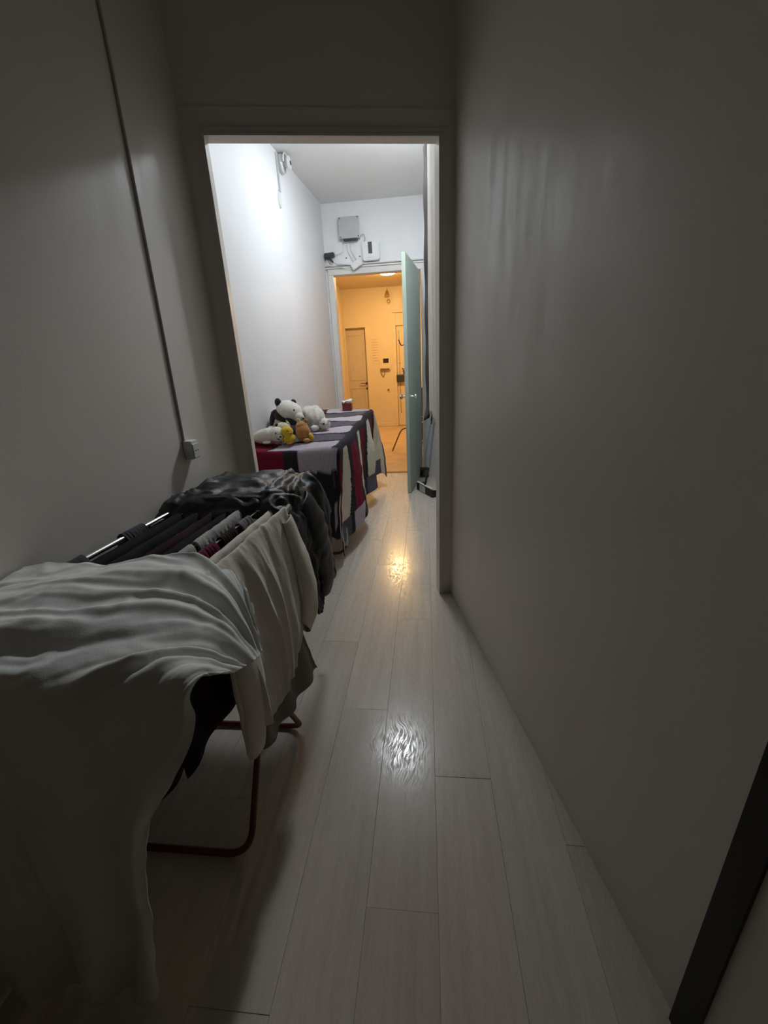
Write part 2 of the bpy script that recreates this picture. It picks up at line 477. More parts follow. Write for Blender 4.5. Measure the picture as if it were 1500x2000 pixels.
# corridor
def lx(y): return -1.083 - .065 * (5.1 - y)
wcl = MB().prism([(lx(2.0), 2.0), (lx(5.1), 5.1), (lx(5.1) - .1, 5.1), (lx(2.0) - .1, 2.0)], 0, CZ).build('wall_corridor_left', 'wall_toned_down')
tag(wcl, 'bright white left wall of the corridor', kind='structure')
wcr = MB().box((.14, 2.25, 0), (.24, 5.1, CZ)).build('wall_corridor_right', 'wall'); tag(wcr, 'white right wall of the corridor', kind='structure')
mb = MB().box((-1.9, 5.10, 0), (-1.0, 5.2, CZ)).box((-.035, 5.10, 0), (1.3, 5.2, CZ)).box((-1.0, 5.10, 2.275), (-.035, 5.2, CZ))
wfar = mb.build('wall_far', 'wall'); tag(wfar, 'white end wall of the corridor above and beside the far doorway', kind='structure')
mb = MB()
mb.box((-1.062, 5.08, 0), (-1.0, 5.10, 2.275), .004).box((-1.062, 5.08, 2.275), (.14, 5.10, 2.335), .004)
mb.box((-1.085, 5.068, 2.335), (.14, 5.10, 2.350), .003).box((-1.085, 5.074, 2.362), (.14, 5.10, 2.374), .003)
mb.box((-.035, 5.08, 0), (.01, 5.10, 2.275), .004)
t3 = mb.build('trim_3', 'trim'); tag(t3, 'white moulded casing around the far doorway', kind='structure')
ce = MB().box((-1.5, -2.7, CZ), (1.3, 5.15, CZ + .1)).build('ceiling', 'ceil'); tag(ce, 'white ceiling of the corridor and dark room', kind='structure')
# hall
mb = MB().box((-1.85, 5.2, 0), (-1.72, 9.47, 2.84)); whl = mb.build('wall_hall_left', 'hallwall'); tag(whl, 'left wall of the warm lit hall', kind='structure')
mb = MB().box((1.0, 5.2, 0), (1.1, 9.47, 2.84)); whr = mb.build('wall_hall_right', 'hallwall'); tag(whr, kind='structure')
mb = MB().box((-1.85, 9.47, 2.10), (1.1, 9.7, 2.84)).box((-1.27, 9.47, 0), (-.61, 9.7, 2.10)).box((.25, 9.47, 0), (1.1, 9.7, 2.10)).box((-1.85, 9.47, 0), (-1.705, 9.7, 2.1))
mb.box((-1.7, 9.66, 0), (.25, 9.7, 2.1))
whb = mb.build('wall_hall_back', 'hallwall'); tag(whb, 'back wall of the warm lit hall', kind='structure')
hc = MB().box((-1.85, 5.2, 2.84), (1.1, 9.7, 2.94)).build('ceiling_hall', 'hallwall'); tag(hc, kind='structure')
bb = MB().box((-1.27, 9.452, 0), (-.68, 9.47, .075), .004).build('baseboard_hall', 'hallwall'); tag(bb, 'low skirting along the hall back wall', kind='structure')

# doors --------------------------------------------------------------
def pbox(name, a, b, mat, parent, bev=.003): return MB().box(a, b, bev).build(name, mat, parent)
# green door, hinged on the right side of the far doorway, swung into the corridor
dr = bpy.data.objects.new('door_1', None); COL.objects.link(dr); dr.location = (-.062, 5.075, 0)
tag(dr, 'sage green door standing open into the corridor with a round knob', kind='structure')
g0 = Vector((-.062, 5.075, 0)); g1 = Vector((-.182, 4.205, 0)); gd = (g1 - g0).normalized(); gn = Vector((-gd.y, gd.x, 0))
if gn.x > 0: gn = -gn            # towards the left, the side the camera sees
ln = (g1 - g0).length
def gp_(a, n, z): return g0 + gd * a + gn * n + Vector((0, 0, z))
def gprism(a0, a1, n0, n1, z0, z1):
    return MB().prism([gp_(a, n, 0)[:2] for a, n in ((a0, n0), (a1, n0), (a1, n1), (a0, n1))], z0, z1)
gprism(0, ln, -.018, .018, .008, 2.252).build('leaf', 'green', dr)
for s in (-1, 1):
    Mx = Matrix((gd, Vector((0, 0, 1)), gn * s)).transposed()
    k = MB().lathe([(.026, 0), (.026, .006), (.010, .008), (.009, .035), (.020, .040), (.027, .052), (.024, .064), (.012, .070)],
                   gp_(ln - .075, .018 * s, 1.0), n=20, M=Mx).build('knob', 'silver', dr, True)
    k['label'] = 'round nickel door knob'
for z in (.25, 1.15, 2.0):
    MB().tube([gp_(-.012, .004, z - .05), gp_(-.012, .004, z + .05)], .008, 8).build('hinge', 'greyplastic', dr, True)

# white panel door in the hall, set back in its frame
dr = bpy.data.objects.new('door_2', None); COL.objects.link(dr); dr.location = (-1.49, 9.58, 0)
tag(dr, 'pale panelled inner door at the left end of the hall', kind='structure')
MAT['halldoor'] = simple('pale door paint', (.50, .43, .35), .5, var=.04)
pbox('leaf', (-1.705, 9.56, .005), (-1.27, 9.60, 2.10), 'halldoor', dr)
for z0, z1 in ((.16, .86), (1.02, 1.96)):
    mb = MB()
    for a, b in (((-1.66, 9.552, z0), (-1.645, 9.562, z1)), ((-1.375, 9.552, z0), (-1.36, 9.562, z1)), ((-1.66, 9.552, z0), (-1.36, 9.562, z0 + .015)), ((-1.66, 9.552, z1 - .015), (-1.36, 9.562, z1))):
        mb.box(a, b, .003)
    mb.build('panel_moulding', 'halldoor', dr)
h = MB().lathe([(.026, 0), (.026, -.008), (.010, -.010), (.010, -.05)], (-1.315, 9.56, .955), 'y', 16).tube([(-1.315, 9.512, .955), (-1.36, 9.508, .957), (-1.44, 9.508, .962)], .009, 8).build('handle', 'darkplastic', dr, True)
MB().lathe([(.022, 0), (.022, -.008), (.012, -.010), (.010, -.014)], (-1.312, 9.56, .845), 'y', 16).build('keyhole_rose', 'darkplastic', dr, True)

# entrance door of the hall
dr = bpy.data.objects.new('door_3', None); COL.objects.link(dr); dr.location = (-.18, 9.5, 0)
tag(dr, 'cream entrance door with a black lock box in the far hall', kind='structure')
MAT['entry'] = simple('cream door paint', (.66, .55, .39), .5, var=.03)
pbox('leaf', (-.605, 9.50, .005), (.25, 9.55, 2.34), 'entry', dr)
mb = MB().box((-.675, 9.445, 0), (-.612, 9.49, 2.34), .006).box((-.675, 9.445, 2.345), (.32, 9.49, 2.41), .006).box((.255, 9.445, 0), (.32, 9.49, 2.34), .006)
mb.build('casing', 'entry', dr)
pbox('lock_box', (-.625, 9.42, .955), (-.455, 9.505, 1.115), 'darkplastic', dr, .02)
MB().tube(rnd_path([(-.47, 9.47, 1.09), (-.46, 9.44, 1.16), (-.47, 9.44, 1.22), (-.50, 9.45, 1.235)]), .012, 8).build('pull_handle', 'darkplastic', dr, True)
mb = MB()
for z in (.30, .62, .78, 1.35): mb.lathe([(.012, 0), (.012, -.01), (.006, -.016)], (-.545, 9.50, z), 'y', 10)
mb.build('bolt', 'brass', dr, True)
MB().box((-.552, 9.492, .3), (-.545, 9.502, 2.0)).build('edge_strip', 'brownwood', dr)

# black framed door in the right wall close to the camera
def rp_(s, n, z): return A + d_ * s + Vector((-.978, -.208, 0)) * n + Vector((0, 0, z))
def rprism(s0, s1, n0, n1, z0, z1):
    return MB().prism([rp_(s, n, 0)[:2] for s, n in ((s0, n0), (s1, n0), (s1, n1), (s0, n1))], z0, z1)
dr = bpy.data.objects.new('door_4', None); COL.objects.link(dr); dr.location = rp_(1.9, 0, 0)
tag(dr, 'black door frame with a grey leaf low at the right edge', kind='structure')
S0 = 1.728
for nm, s0, s1, z0, z1 in (('frame_post', S0, S0 + .048, 0, 2.1), ('frame_post', S0 + .80, S0 + .848, 0, 2.1), ('frame_head', S0 + .048, S0 + .80, 2.052, 2.1)):
    rprism(s0, s1, 0, .014, z0, z1).build(nm, 'black', dr)
rprism(S0 + .048, S0 + .80, 0, .006, .004, 2.052).build('leaf', 'wall_r', dr)
MB().lathe([(.024, 0), (.024, .008), (.01, .012), (.01, .04), (.022, .05), (.022, .06)], rp_(S0 + .73, .006, 1.02), n=16,
           M=Matrix((d_, Vector((0, 0, 1)), Vector((-.978, -.208, 0)))).transposed()).build('knob', 'silver', dr, True)

# ================================================================== LAMPS
LP = (-.33, 3.56)
cl = thing('ceiling_lamp', (LP[0], LP[1], CZ), 'round white dome lamp on the corridor ceiling behind the near door lintel', 'lamp')
MB().lathe([(.158, 0), (.158, -.012), (.152, -.016)], (LP[0], LP[1], CZ), n=36).build('base', 'whiteplastic', cl, True)
MAT['cool'] = emis('cool lamp glow', (.86, .94, 1.0), COOL_POWER)
MB().lathe([(.150, -.014), (.148, -.028), (.136, -.045), (.10, -.058), (.05, -.064), (.004, -.066)], (LP[0], LP[1], CZ), n=36).build('dome', 'cool', cl, True)
# added fill spot, unseen behind the lintel: brightens the laundry; its fitting is invented
SP = Vector((LP[0], LP[1] - .20, CZ - .075)); SA = Vector((-.76, .92, .84)); sdir = (SA - SP).normalized()
MB().tube([(LP[0], LP[1] - .20, CZ), (LP[0], LP[1] - .20, CZ - .03), tuple(SP - sdir * .035)], .008, 8).build('fill_spot_arm', 'whiteplastic', cl, True)
MB().tube([SP - sdir * .05, SP - sdir * .045, SP + sdir * .015], [.02, .034, .036], 20).build('fill_spot_head', 'whiteplastic', cl, True)
ld = bpy.data.lights.new('fill_spot_beam', 'SPOT'); ld.energy = FILL_POWER; ld.color = (.90, .95, 1.0); ld.spot_size = math.radians(29); ld.spot_blend = 1.0; ld.shadow_soft_size = .045
lo = bpy.data.objects.new('fill_spot_beam', ld); COL.objects.link(lo); lo.parent = cl; lo.location = (SP + sdir * .03) - cl.location
lo.rotation_euler = sdir.to_track_quat('-Z', 'Y').to_euler()
hl = thing('ceiling_lamp', (-.62, 7.9, 2.84), 'round warm white ceiling lamp in the far hall', 'lamp')
MB().lathe([(.16, 0), (.16, -.015), (.155, -.018)], (-.62, 7.9, 2.84), n=32).build('base', 'whiteplastic', hl, True)
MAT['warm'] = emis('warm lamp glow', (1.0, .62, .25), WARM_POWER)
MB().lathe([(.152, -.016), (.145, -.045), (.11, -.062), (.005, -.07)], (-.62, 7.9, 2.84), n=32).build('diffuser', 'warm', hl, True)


# ================================================================== WALL FITTINGS OF THE CORRIDOR END
FY = 5.10
def screw(parent, x, z, y, r=.006): return MB().lathe([(r, 0), (r, -.003), (r * .6, -.005)], (x, y, z), 'y', 10).build('screw', 'darkplastic', parent, True)
jb = thing('junction_box', (-.78, FY, 2.69), 'square grey junction box on the end wall above the far doorway', 'box')
pbox('body', (-.892, 5.045, 2.60), (-.678, FY, 2.795), 'greyplastic', jb, .008)
pbox('lid', (-.897, 5.037, 2.603), (-.673, 5.048, 2.80), 'greyplastic', jb, .004)
for sx, sz in ((-.882, 2.787), (-.690, 2.790), (-.880, 2.618), (-.690, 2.618)): screw(jb, sx, sz, 5.038)
pbox('slot', (-.852, 5.040, 2.583), (-.703, 5.075, 2.600), 'darkplastic', jb, .002)

ro = thing('router', (-.565, FY, 2.47), 'white rounded router with a dark label hanging on the end wall', 'router')
def rrect(x0, x1, z0, z1, r, n=6):
    P = []
    for cx_, cz_, a0 in ((x1 - r, z1 - r, 0), (x0 + r, z1 - r, 90), (x0 + r, z0 + r, 180), (x1 - r, z0 + r, 270)):
        for k in range(n + 1):
            a = math.radians(a0 + 90 * k / n); P.append((cx_ + r * math.cos(a), cz_ + r * math.sin(a)))
    return P
def slab_y(poly, y0, y1, rot=0., c=(0, 0), shrink=.0):
    n = len(poly); q = []
    for x, z in poly:
        dx, dz = x - c[0], z - c[1]
        q.append((c[0] + dx * math.cos(rot) - dz * math.sin(rot), c[1] + dx * math.sin(rot) + dz * math.cos(rot)))
    v = [(x, y0, z) for x, z in q] + [(x, y1, z) for x, z in q]
    f = [tuple(range(n)), tuple(range(n, 2 * n))[::-1]] + [(i, i + n, (i + 1) % n + n, (i + 1) % n) for i in range(n)]
    return MB().add(v, f)
rc = (-.565, 2.475)
slab_y(rrect(-.658, -.474, 2.385, 2.565, .03), 5.052, 5.095, .02, rc).build('body', 'whiteplastic', ro, True)
slab_y(rrect(-.650, -.482, 2.393, 2.557, .026), 5.047, 5.053, .02, rc).build('face', 'whiteplastic', ro, True)
slab_y(rrect(-.592, -.550, 2.450, 2.558, .004), 5.0445, 5.0475, .02, rc).build('label_strip', 'darkplastic', ro)
for k in range(4):
    MB().lathe([(.004, 0), (.004, -.002)], (-.605 + k * .024, 5.0475, 2.412), 'y', 8).build('indicator', 'greyplastic', ro, True)

ob = thing('telephone_socket', (-.727, FY, 2.36), 'small tilted white socket box hanging over the far door casing', 'socket box')
slab_y(rrect(-.787, -.667, 2.325, 2.392, .006), 5.035, 5.078, .48, (-.727, 2.358)).build('body', 'whiteplastic', ob)
slab_y(rrect(-.780, -.674, 2.332, 2.386, .006), 5.031, 5.036, .48, (-.727, 2.358)).build('cover', 'whiteplastic', ob)
pa = thing('power_adapter', (-1.02, FY, 2.46), 'black power adapter in the corner of the end wall', 'adapter')
slab_y(rrect(-1.075, -.970, 2.445, 2.487, .008), 5.045, 5.095, .05, (-1.02, 2.465)).build('body', 'darkplastic', pa)
MB().tube([(-1.035, 5.06, 2.437), (-1.012, 5.055, 2.420), (-.985, 5.05, 2.392)], [.010, .012, .008], 8).build('plug', 'darkplastic', pa, True)
slab_y(rrect(-1.073, -1.045, 2.424, 2.448, .004), 5.055, 5.098, 0, (-1.06, 2.436)).build('foot', 'darkplastic', pa)
def cable(name, pts, r, mat, label, group=None):
    o = MB().tube(rnd_path(pts), r, 6).build(name, mat, None, True); tag(o, label, 'cable', group); return o
cable('cable', [(-.875, 5.085, 2.60), (-.868, 5.088, 2.55), (-.872, 5.088, 2.51), (-.895, 5.075, 2.485), (-.965, 5.07, 2.472)], .0035, 'whiteplastic', 'thin cable curving from the junction box down to the black adapter')
cable('cable', [(-.985, 5.05, 2.392), (-.94, 5.06, 2.375), (-.88, 5.055, 2.368), (-.775, 5.055, 2.352)], .0035, 'greyplastic', 'grey cable sagging from the black plug to the tilted socket box')
cable('cable', [(-1.06, 5.06, 2.424), (-1.03, 5.06, 2.368), (-.95, 5.058, 2.352), (-.86, 5.056, 2.330), (-.775, 5.055, 2.322)], .003, 'whiteplastic', 'lowest thin cable along the casing to the tilted socket box')
cable('cable', [(-.82, 5.085, 2.585), (-.825, 5.09, 2.52), (-.80, 5.085, 2.46), (-.755, 5.06, 2.392)], .005, 'whiteplastic', 'left one of the two cables dropping from the junction box to the tilted socket')
cable('cable', [(-.77, 5.085, 2.585), (-.79, 5.09, 2.53), (-.765, 5.085, 2.47), (-.72, 5.06, 2.408)], .005, 'whiteplastic', 'right one of the two cables dropping from the junction box to the tilted socket')
cable('cable', [(-.678, 5.08, 2.625), (-.640, 5.08, 2.64), (-.622, 5.08, 2.60), (-.640, 5.075, 2.562)], .0035, 'greyplastic', 'short looped cable between the junction box and the router')
for x, z, lb in ((-.845, 2.435, 'left tiny dark screw head in the end wall under the junction box'), (-.695, 2.442, 'right tiny dark screw head in the end wall beside the router')):
    o = MB().lathe([(.007, 0), (.007, -.003), (.003, -.006)], (x, FY, z), 'y', 10).build('wall_screw', 'darkplastic', None, True); tag(o, lb, 'screw')

# alarm sounder and conduit on the corridor left wall
al = thing('alarm_sounder', (lx(4.0), 4.0, 2.90), 'round white alarm bell high in the corridor corner', 'alarm')
Mx = Matrix((Vector((0, 1, 0)), Vector((0, 0, 1)), Vector((1, -.065, 0)).normalized())).transposed()
c0 = Vector((lx(3.99) + .002, 3.99, 2.885))
MB().lathe([(.066, 0), (.066, .022), (.055, .034)], c0, n=24, M=Mx).build('back_plate', 'platewhite', al, True)
MB().lathe([(.030, .03), (.030, .055), (.048, .060), (.052, .072), (.044, .085), (.018, .088), (.016, .080), (.004, .080)], c0, n=24, M=Mx).build('horn', 'platewhite', al, True)
MB().tube([c0 + Mx @ Vector((.066 * math.cos(a), .066 * math.sin(a), .05)) for a in [math.radians(t) for t in range(20, 200, 12)]], .006, 6).build('bracket', 'whiteplastic', al, True)
MB().lathe([(.014, .086), (.014, .092), (.006, .094)], c0, n=14, M=Mx).build('dark_opening', 'darkplastic', al, True)
cd = MB()
for z0, z1, yy in ((2.67, 2.93, 3.905),):
    cd.prism([(lx(yy), yy - .010), (lx(yy) + .014, yy - .010), (lx(yy) + .014, yy + .010), (lx(yy), yy + .010)], z0, z1)
o = cd.build('conduit', 'greyplastic'); tag(o, 'narrow white conduit running down from the alarm bell', 'conduit')
ov = thing('oval_cover_plate', (lx(3.885), 3.885, 2.61), 'oval white cover plate below the conduit on the corridor wall', 'cover plate')
n = 28; E_ = [(.032 * math.cos(2 * math.pi * k / n), .062 * math.sin(2 * math.pi * k / n)) for k in range(n)]
mbx = MB()
v = [(lx(3.885 + a) + .001, 3.885 + a, 2.612 + b) for a, b in E_] + [(lx(3.885) + .012, 3.885 + a * .82, 2.612 + b * .88) for a, b in E_]
mbx.add(v, [tuple(range(n, 2 * n))] + [(i, (i + 1) % n, (i + 1) % n + n, i + n) for i in range(n)])
mbx.build('plate', 'platewhite', ov, True)
MB().tube([(lx(3.885) + .012, 3.885, 2.675), (lx(3.885) + .008, 3.887, 2.668)], .012, 8).build('cable_entry', 'greyplastic', ov, True)

# cable and socket on the near left wall
o = MB().tube([(-.951, 1.57, 2.60), (-.9505, 1.565, 2.2), (-.951, 1.548, 1.6), (-.951, 1.53, 1.055)], .0045, 8).build('wall_cable', 'greyplastic', None, True)
tag(o, 'thin grey cable running straight down the left wall to a socket', 'cable')
so = thing('wall_socket', (-.955, 1.545, 1.02), 'small surface mounted socket at the end of the left wall cable', 'socket')
pbox('body', (-.955, 1.520, .985), (-.918, 1.572, 1.058), 'whiteplastic', so, .004)
pbox('face_plate', (-.919, 1.524, .989), (-.914, 1.568, 1.045), 'whiteplastic', so, .002)
for yy in (1.538, 1.554): MB().lathe([(.003, 0), (.003, .001)], (-.914, yy, 1.018), 'x', 8).build('hole', 'darkplastic', so)

# ================================================================== HALL FITTINGS
HY = 9.47
ic = thing('intercom', (-.86, HY, 1.33), 'white intercom with a small black screen on the hall wall', 'intercom')
slab_y(rrect(-.985, -.755, 1.22, 1.485, .012), 9.435, 9.469, 0).build('body', 'entry', ic)
slab_y(rrect(-.905, -.785, 1.365, 1.455, .004), 9.431, 9.436, 0).build('screen', 'black', ic)
MB().tube([(-.965, 9.42, 1.245), (-.87, 9.41, 1.243), (-.775, 9.42, 1.24)], [.014, .010, .014], 8).build('handset', 'brownwood', ic, True)
MB().tube(rnd_path([(-.965, 9.43, 1.235), (-.955, 9.44, 1.16), (-.918, 9.45, 1.085), (-.885, 9.44, 1.15), (-.88, 9.43, 1.235)]), .006, 6).build('cord', 'brownwood', ic, True)
nt_ = thing('paper_notice', (-1.07, HY, 1.6), 'white printed sheet pinned to the hall wall beside the inner door', 'notice')
slab_y([(-1.15, 1.36), (-.985, 1.355), (-.985, 1.885), (-1.15, 1.885)], 9.466, 9.469).build('sheet', 'hallwall', nt_)
MAT['ink'] = simple('faded ink', (.50, .36, .22), .9)
rr_ = random.Random(5)
for k in range(9):
    z = 1.84 - k * .053; wd = rr_.uniform(.08, .135)
    slab_y([(-1.14, z), (-1.14 + wd, z), (-1.14 + wd, z + .012), (-1.14, z + .012)], 9.464, 9.4665).build('print_line', 'ink', nt_)
ls = thing('light_switch', (-.815, HY, .79), 'small cream light switch low on the hall wall', 'switch')
pbox('plate', (-.855, 9.460, .755), (-.775, 9.47, .835), 'entry', ls, .004); pbox('rocker', (-.835, 9.455, .772), (-.797, 9.462, .818), 'brownwood', ls, .003)
db = thing('door_chime', (-.75, HY, 2.65), 'small brass chime with a ring under it high on the hall wall', 'chime')
MB().lathe([(.012, .06), (.03, .045), (.045, .0), (.05, -.04), (.045, -.045)], (-.76, 9.40, 2.70), n=18).build('bell', 'brass', db, True)
MB().tube([(-.76, 9.40, 2.76), (-.76, 9.40, 2.80), (-.76, 9.465, 2.80)], .006, 6).build('hook', 'brass', db, True)
MB().tube([(-.735 + .032 * math.cos(a), 9.40, 2.565 + .032 * math.sin(a)) for a in [2 * math.pi * k / 18 for k in range(18)]], .007, 6, closed=True).build('ring', 'brass', db, True)
MB().tube([(-.752, 9.40, 2.655), (-.74, 9.40, 2.60)], .002, 5).build('thread', 'brass', db)

# coat stand mostly hidden behind the green door, one curved foot showing
csx, csy = -.29, 6.55
cs = thing('coat_stand', (csx, csy, 0), 'brown bentwood coat stand behind the green door, one curved foot showing', 'coat stand')
MB().tube([(csx, csy, .05), (csx, csy, 1.7)], .016, 10).build('pole', 'brownwood', cs, True)
for a in (200, 320, 80):
    c_, s_ = math.cos(math.radians(a)), math.sin(math.radians(a))
    MB().tube(rnd_path([(csx, csy, .36), (csx + .10 * c_, csy + .10 * s_, .33), (csx + .2 * c_, csy + .2 * s_, .14), (csx + .26 * c_, csy + .26 * s_, .012)]), .011, 8).build('foot', 'brownwood', cs, True)
    MB().tube(rnd_path([(csx, csy, 1.6), (csx + .06 * c_, csy + .06 * s_, 1.58), (csx + .10 * c_, csy + .10 * s_, 1.66)]), .009, 8).build('hook', 'brownwood', cs, True)

# narrow hall shelf seen through the hinge gap of the green door
shx0, shx1, shy = -.16, .10, 6.0
sh = thing('hall_shelf', ((shx0 + shx1) / 2, shy, 0), 'narrow brown hall shelf seen through the gap beside the green door', 'shelf')
for x in (shx0, shx1 - .018): pbox('side_panel', (x, shy - .14, 0), (x + .018, shy + .14, .98), 'brownwood', sh)
for z in (.02, .26, .52): pbox('shelf_board', (shx0 + .018, shy - .14, z), (shx1 - .018, shy + .14, z + .02), 'trim', sh)
pbox('top_board', (shx0 - .01, shy - .15, .98), (shx1 + .01, shy + .15, 1.0), 'brownwood', sh)
pbox('back_panel', (shx0 + .018, shy + .132, .04), (shx1 - .018, shy + .14, .98), 'brownwood', sh)
for k, (z, r) in enumerate(((.54, .07), (.556, .068), (.572, .065), (.588, .06))):
    o = MB().lathe([(r * .5, 0), (r * .6, .003), (r, .011), (r * .98, .014)], (-.06, shy - .05, z), n=24).build('bowl', 'furcream' if k % 2 else 'brownwood', None, True)
    tag(o, ['lowest', 'second', 'third', 'topmost'][k] + ' bowl of the small stack on the hall shelf', 'bowl', 'stacked bowls on the hall shelf')
o = MB().box((-.12, shy - .12, .28), (.04, shy + .1, .47), .006).build('shoe_box', 'darkplastic'); tag(o, 'dark box on the middle board of the hall shelf', 'box')
vs_ = MB().lathe([(.03, 0), (.045, .02), (.055, .08), (.04, .14), (.022, .17), (.028, .19)], (-.06, shy - .04, .04), n=20).build('vase', 'whiteplastic', None, True); tag(vs_, 'white vase on the bottom board of the hall shelf', 'vase')

# ================================================================== CLEANING THINGS IN THE CORRIDOR
br = thing('broom', (-.03, 4.86, 0), 'grey broom leaning in the corner behind the green door', 'broom')
MB().tube([(-.03, 4.90, .12), (.02, 4.95, .42), (.095, 5.03, .80)], .009, 8).build('handle', 'greyplastic', br, True)
MB().tube([(.062, 4.995, .62), (.095, 5.03, .80)], .012, 8).build('grip', 'darkplastic', br, True)
mb = MB().box((-.16, 4.84, .085), (.03, 4.90, .12), .01); mb.build('head', 'darkplastic', br)
rb = random.Random(2); mb = MB()
for k in range(70):
    x = -.155 + .18 * rb.random(); y = 4.845 + .05 * rb.random()
    mb.tube([(x, y, .09), (x + rb.uniform(-.02, .02), y + rb.uniform(-.03, .02), .004)], .003, 4, cap=False)
bo = mb.build('bristles', 'darkplastic', br); bo['kind'] = 'stuff'
dpn = thing('dustpan', (0, 4.2, 0), 'black long handled dustpan with a white rim and grey panel on the corridor floor', 'dustpan')
D0 = Vector((-.105, 4.34, 0)); D1 = Vector((.055, 4.03, 0)); dd = (D1 - D0).normalized(); dnv = Vector((dd.y * -1, dd.x, 0))
if dnv.x < 0: dnv = -dnv
def dq(a, b, z): return D0 + dd * a + dnv * b + Vector((0, 0, z))
L_ = (D1 - D0).length
def dpr(a0, a1, b0, b1, z0, z1): return MB().prism([dq(a, b, 0)[:2] for a, b in ((a0, b0), (a1, b0), (a1, b1), (a0, b1))], z0, z1)
dpr(0, L_, 0, .012, .004, .088).build('front_wall', 'blackrubber', dpn)
dpr(.07, .20, -.003, .002, .008, .080).build('panel', 'greyplastic', dpn)
dpr(0, L_, -.003, .018, .088, .097).build('rim', 'whiteplastic', dpn)
dpr(0, L_, .012, .09, .004, .012).build('tray', 'blackrubber', dpn)
for a0 in (0, L_ - .01): dpr(a0, a0 + .01, .012, .09, .004, .075).build('side_wall', 'blackrubber', dpn)
MB().tube([dq(L_ * .5, .012, .09), dq(L_ * .52, .05, .28)], .012, 8).build('handle_stub', 'darkplastic', dpn, True)

# garments on the corridor right wall, just past the doorway
bc_u, bc_v = uv(60, 24)
P = np.stack([.078 - .042 * bc_v + .004 * np.sin(bc_v * 16 + bc_u * 3) * (.3 + bc_u), 2.44 + .60 * bc_v, 2.56 - 1.60 * bc_u - .02 * np.sin(bc_v * 7)], -1)
o = grid_obj('hanging_coat', P, 'beigecoat', None, .014); tag(o, 'long beige coat hanging flat on the corridor right wall', 'coat')
u_, v_ = uv(70, 10)
P = np.stack([.042 - .034 * v_ + .003 * np.sin(u_ * 30), 3.16 + .08 * v_ + .006 * np.sin(u_ * 17), 2.64 - 1.72 * u_ - .03 * v_], -1)
P[..., 0] -= np.where(u_ > .95, (u_ - .95) * .3, 0)
o = grid_obj('hanging_scarf', P, 'brownscarf', None, .012); tag(o, 'long dark brown scarf hanging beside the beige coat in the corridor', 'scarf')
hk = thing('coat_hook', (.135, 3.2, 2.64), 'small metal wall hook holding the dark brown scarf', 'hook')
MB().tube(rnd_path([(.14, 3.2, 2.65), (.07, 3.2, 2.645), (.02, 3.2, 2.62), (.008, 3.2, 2.65)]), .006, 8).build('peg', 'silver', hk, True)
hk = thing('coat_hook', (.135, 2.77, 2.56), 'small metal wall hook holding the beige coat', 'hook')
MB().tube(rnd_path([(.14, 2.77, 2.575), (.08, 2.77, 2.57), (.05, 2.77, 2.545), (.04, 2.77, 2.575)]), .006, 8).build('peg', 'silver', hk, True)

# ================================================================== DRYING RACKS
def rack(label, xl0, xl1, xr0, xr1, y0, y1, z, wires, feet, group, slope=0.):
    """xl0/xr0 at y0, xl1/xr1 at y1; feet = (y_foot, y_top) pairs of the two U-shaped legs"""
    t = thing('drying_rack', ((xl0 + xr0) / 2, (y0 + y1) / 2, 0), label, 'drying rack', group)
    zz = lambda y: z + slope * (y - y0)
    xl = lambda y: xl0 + (xl1 - xl0) * (y - y0) / (y1 - y0); xr = lambda y: xr0 + (xr1 - xr0) * (y - y0) / (y1 - y0)
    MB().tube([(xl(y0), y0, zz(y0)), (xl(y1), y1, zz(y1))], .008, 10).build('side_rail', 'chrome', t, True)
    MB().tube([(xr(y0), y0, zz(y0)), (xr(y1), y1, zz(y1))], .008, 10).build('side_rail', 'railwhite', t, True)
    for y in (y0, y1): MB().tube([(xl(y), y, zz(y)), (xr(y), y, zz(y))], .007, 8).build('cross_bar', 'railwhite', t, True)
    for k in range(1, wires + 1):
        f = k / (wires + 1)
        MB().tube([(xl(y0) * (1 - f) + xr(y0) * f, y0, zz(y0)), (xl(y1) * (1 - f) + xr(y1) * f, y1, zz(y1))], .0022, 6).build('wire', 'railwhite', t, True)
    for yf, yt in feet:
        a, b = xl(yf) + .03, xr(yf); c, d2 = xl(yt), xr(yt); r = .05
        dyn = (yt - yf) / z
        def bez(p0, p1, p2): return [tuple((1 - q) ** 2 * p0[i] + 2 * q * (1 - q) * p1[i] + q * q * p2[i] for i in range(3)) for q in [k / 7 for k in range(8)]]
        pth = [(c, yt, zz(yt) - .01)]
        pth += bez((a, yf + dyn * .07, .07), (a, yf, .011), (a + .07, yf, .011)) + bez((b - .07, yf, .011), (b, yf, .011), (b, yf + dyn * .07, .07))
        pth += [(d2, yt, zz(yt) - .01)]
        MB().tube(pth, .0095, 10).build('leg', 'redtube', t, True)
    return t
R1Y0, R1Y1, R1Z = .62, 1.275, .85
r1 = rack('drying rack loaded with clothes along the left wall of the dark room', -.925, -.895, -.515, -.476, R1Y0, R1Y1, R1Z, 7, ((.72, 1.16), (1.16, .72)), 'drying racks')
# far wing of the near rack that carries the jacket
mb = MB().tube([(-.895, 1.275, .85), (-.90, 1.70, .85), (-.55, 1.70, .85), (-.476, 1.275, .85)], .008, 8)
mb.build('wing', 'railwhite', r1, True)
for f in (.25, .5, .75):
    MB().tube([(-.895 + .42 * f, 1.275, .85), (-.90 + .35 * f, 1.70, .85)], .0022, 6).build('wing_wire', 'railwhite', r1, True)
mb = MB().tube([(-.476, 1.262, .853), (-.470, 1.288, .862), (-.474, 1.300, .850)], .009, 8).build('corner_clip', 'greyplastic', r1, True)
r2 = rack('drying rack hidden under the patterned blanket in the corridor', -1.20, -1.12, -.60, -.60, 2.60, 4.42, .795, 6, ((2.70, 3.9), (3.9, 2.70)), 'drying racks', .036)

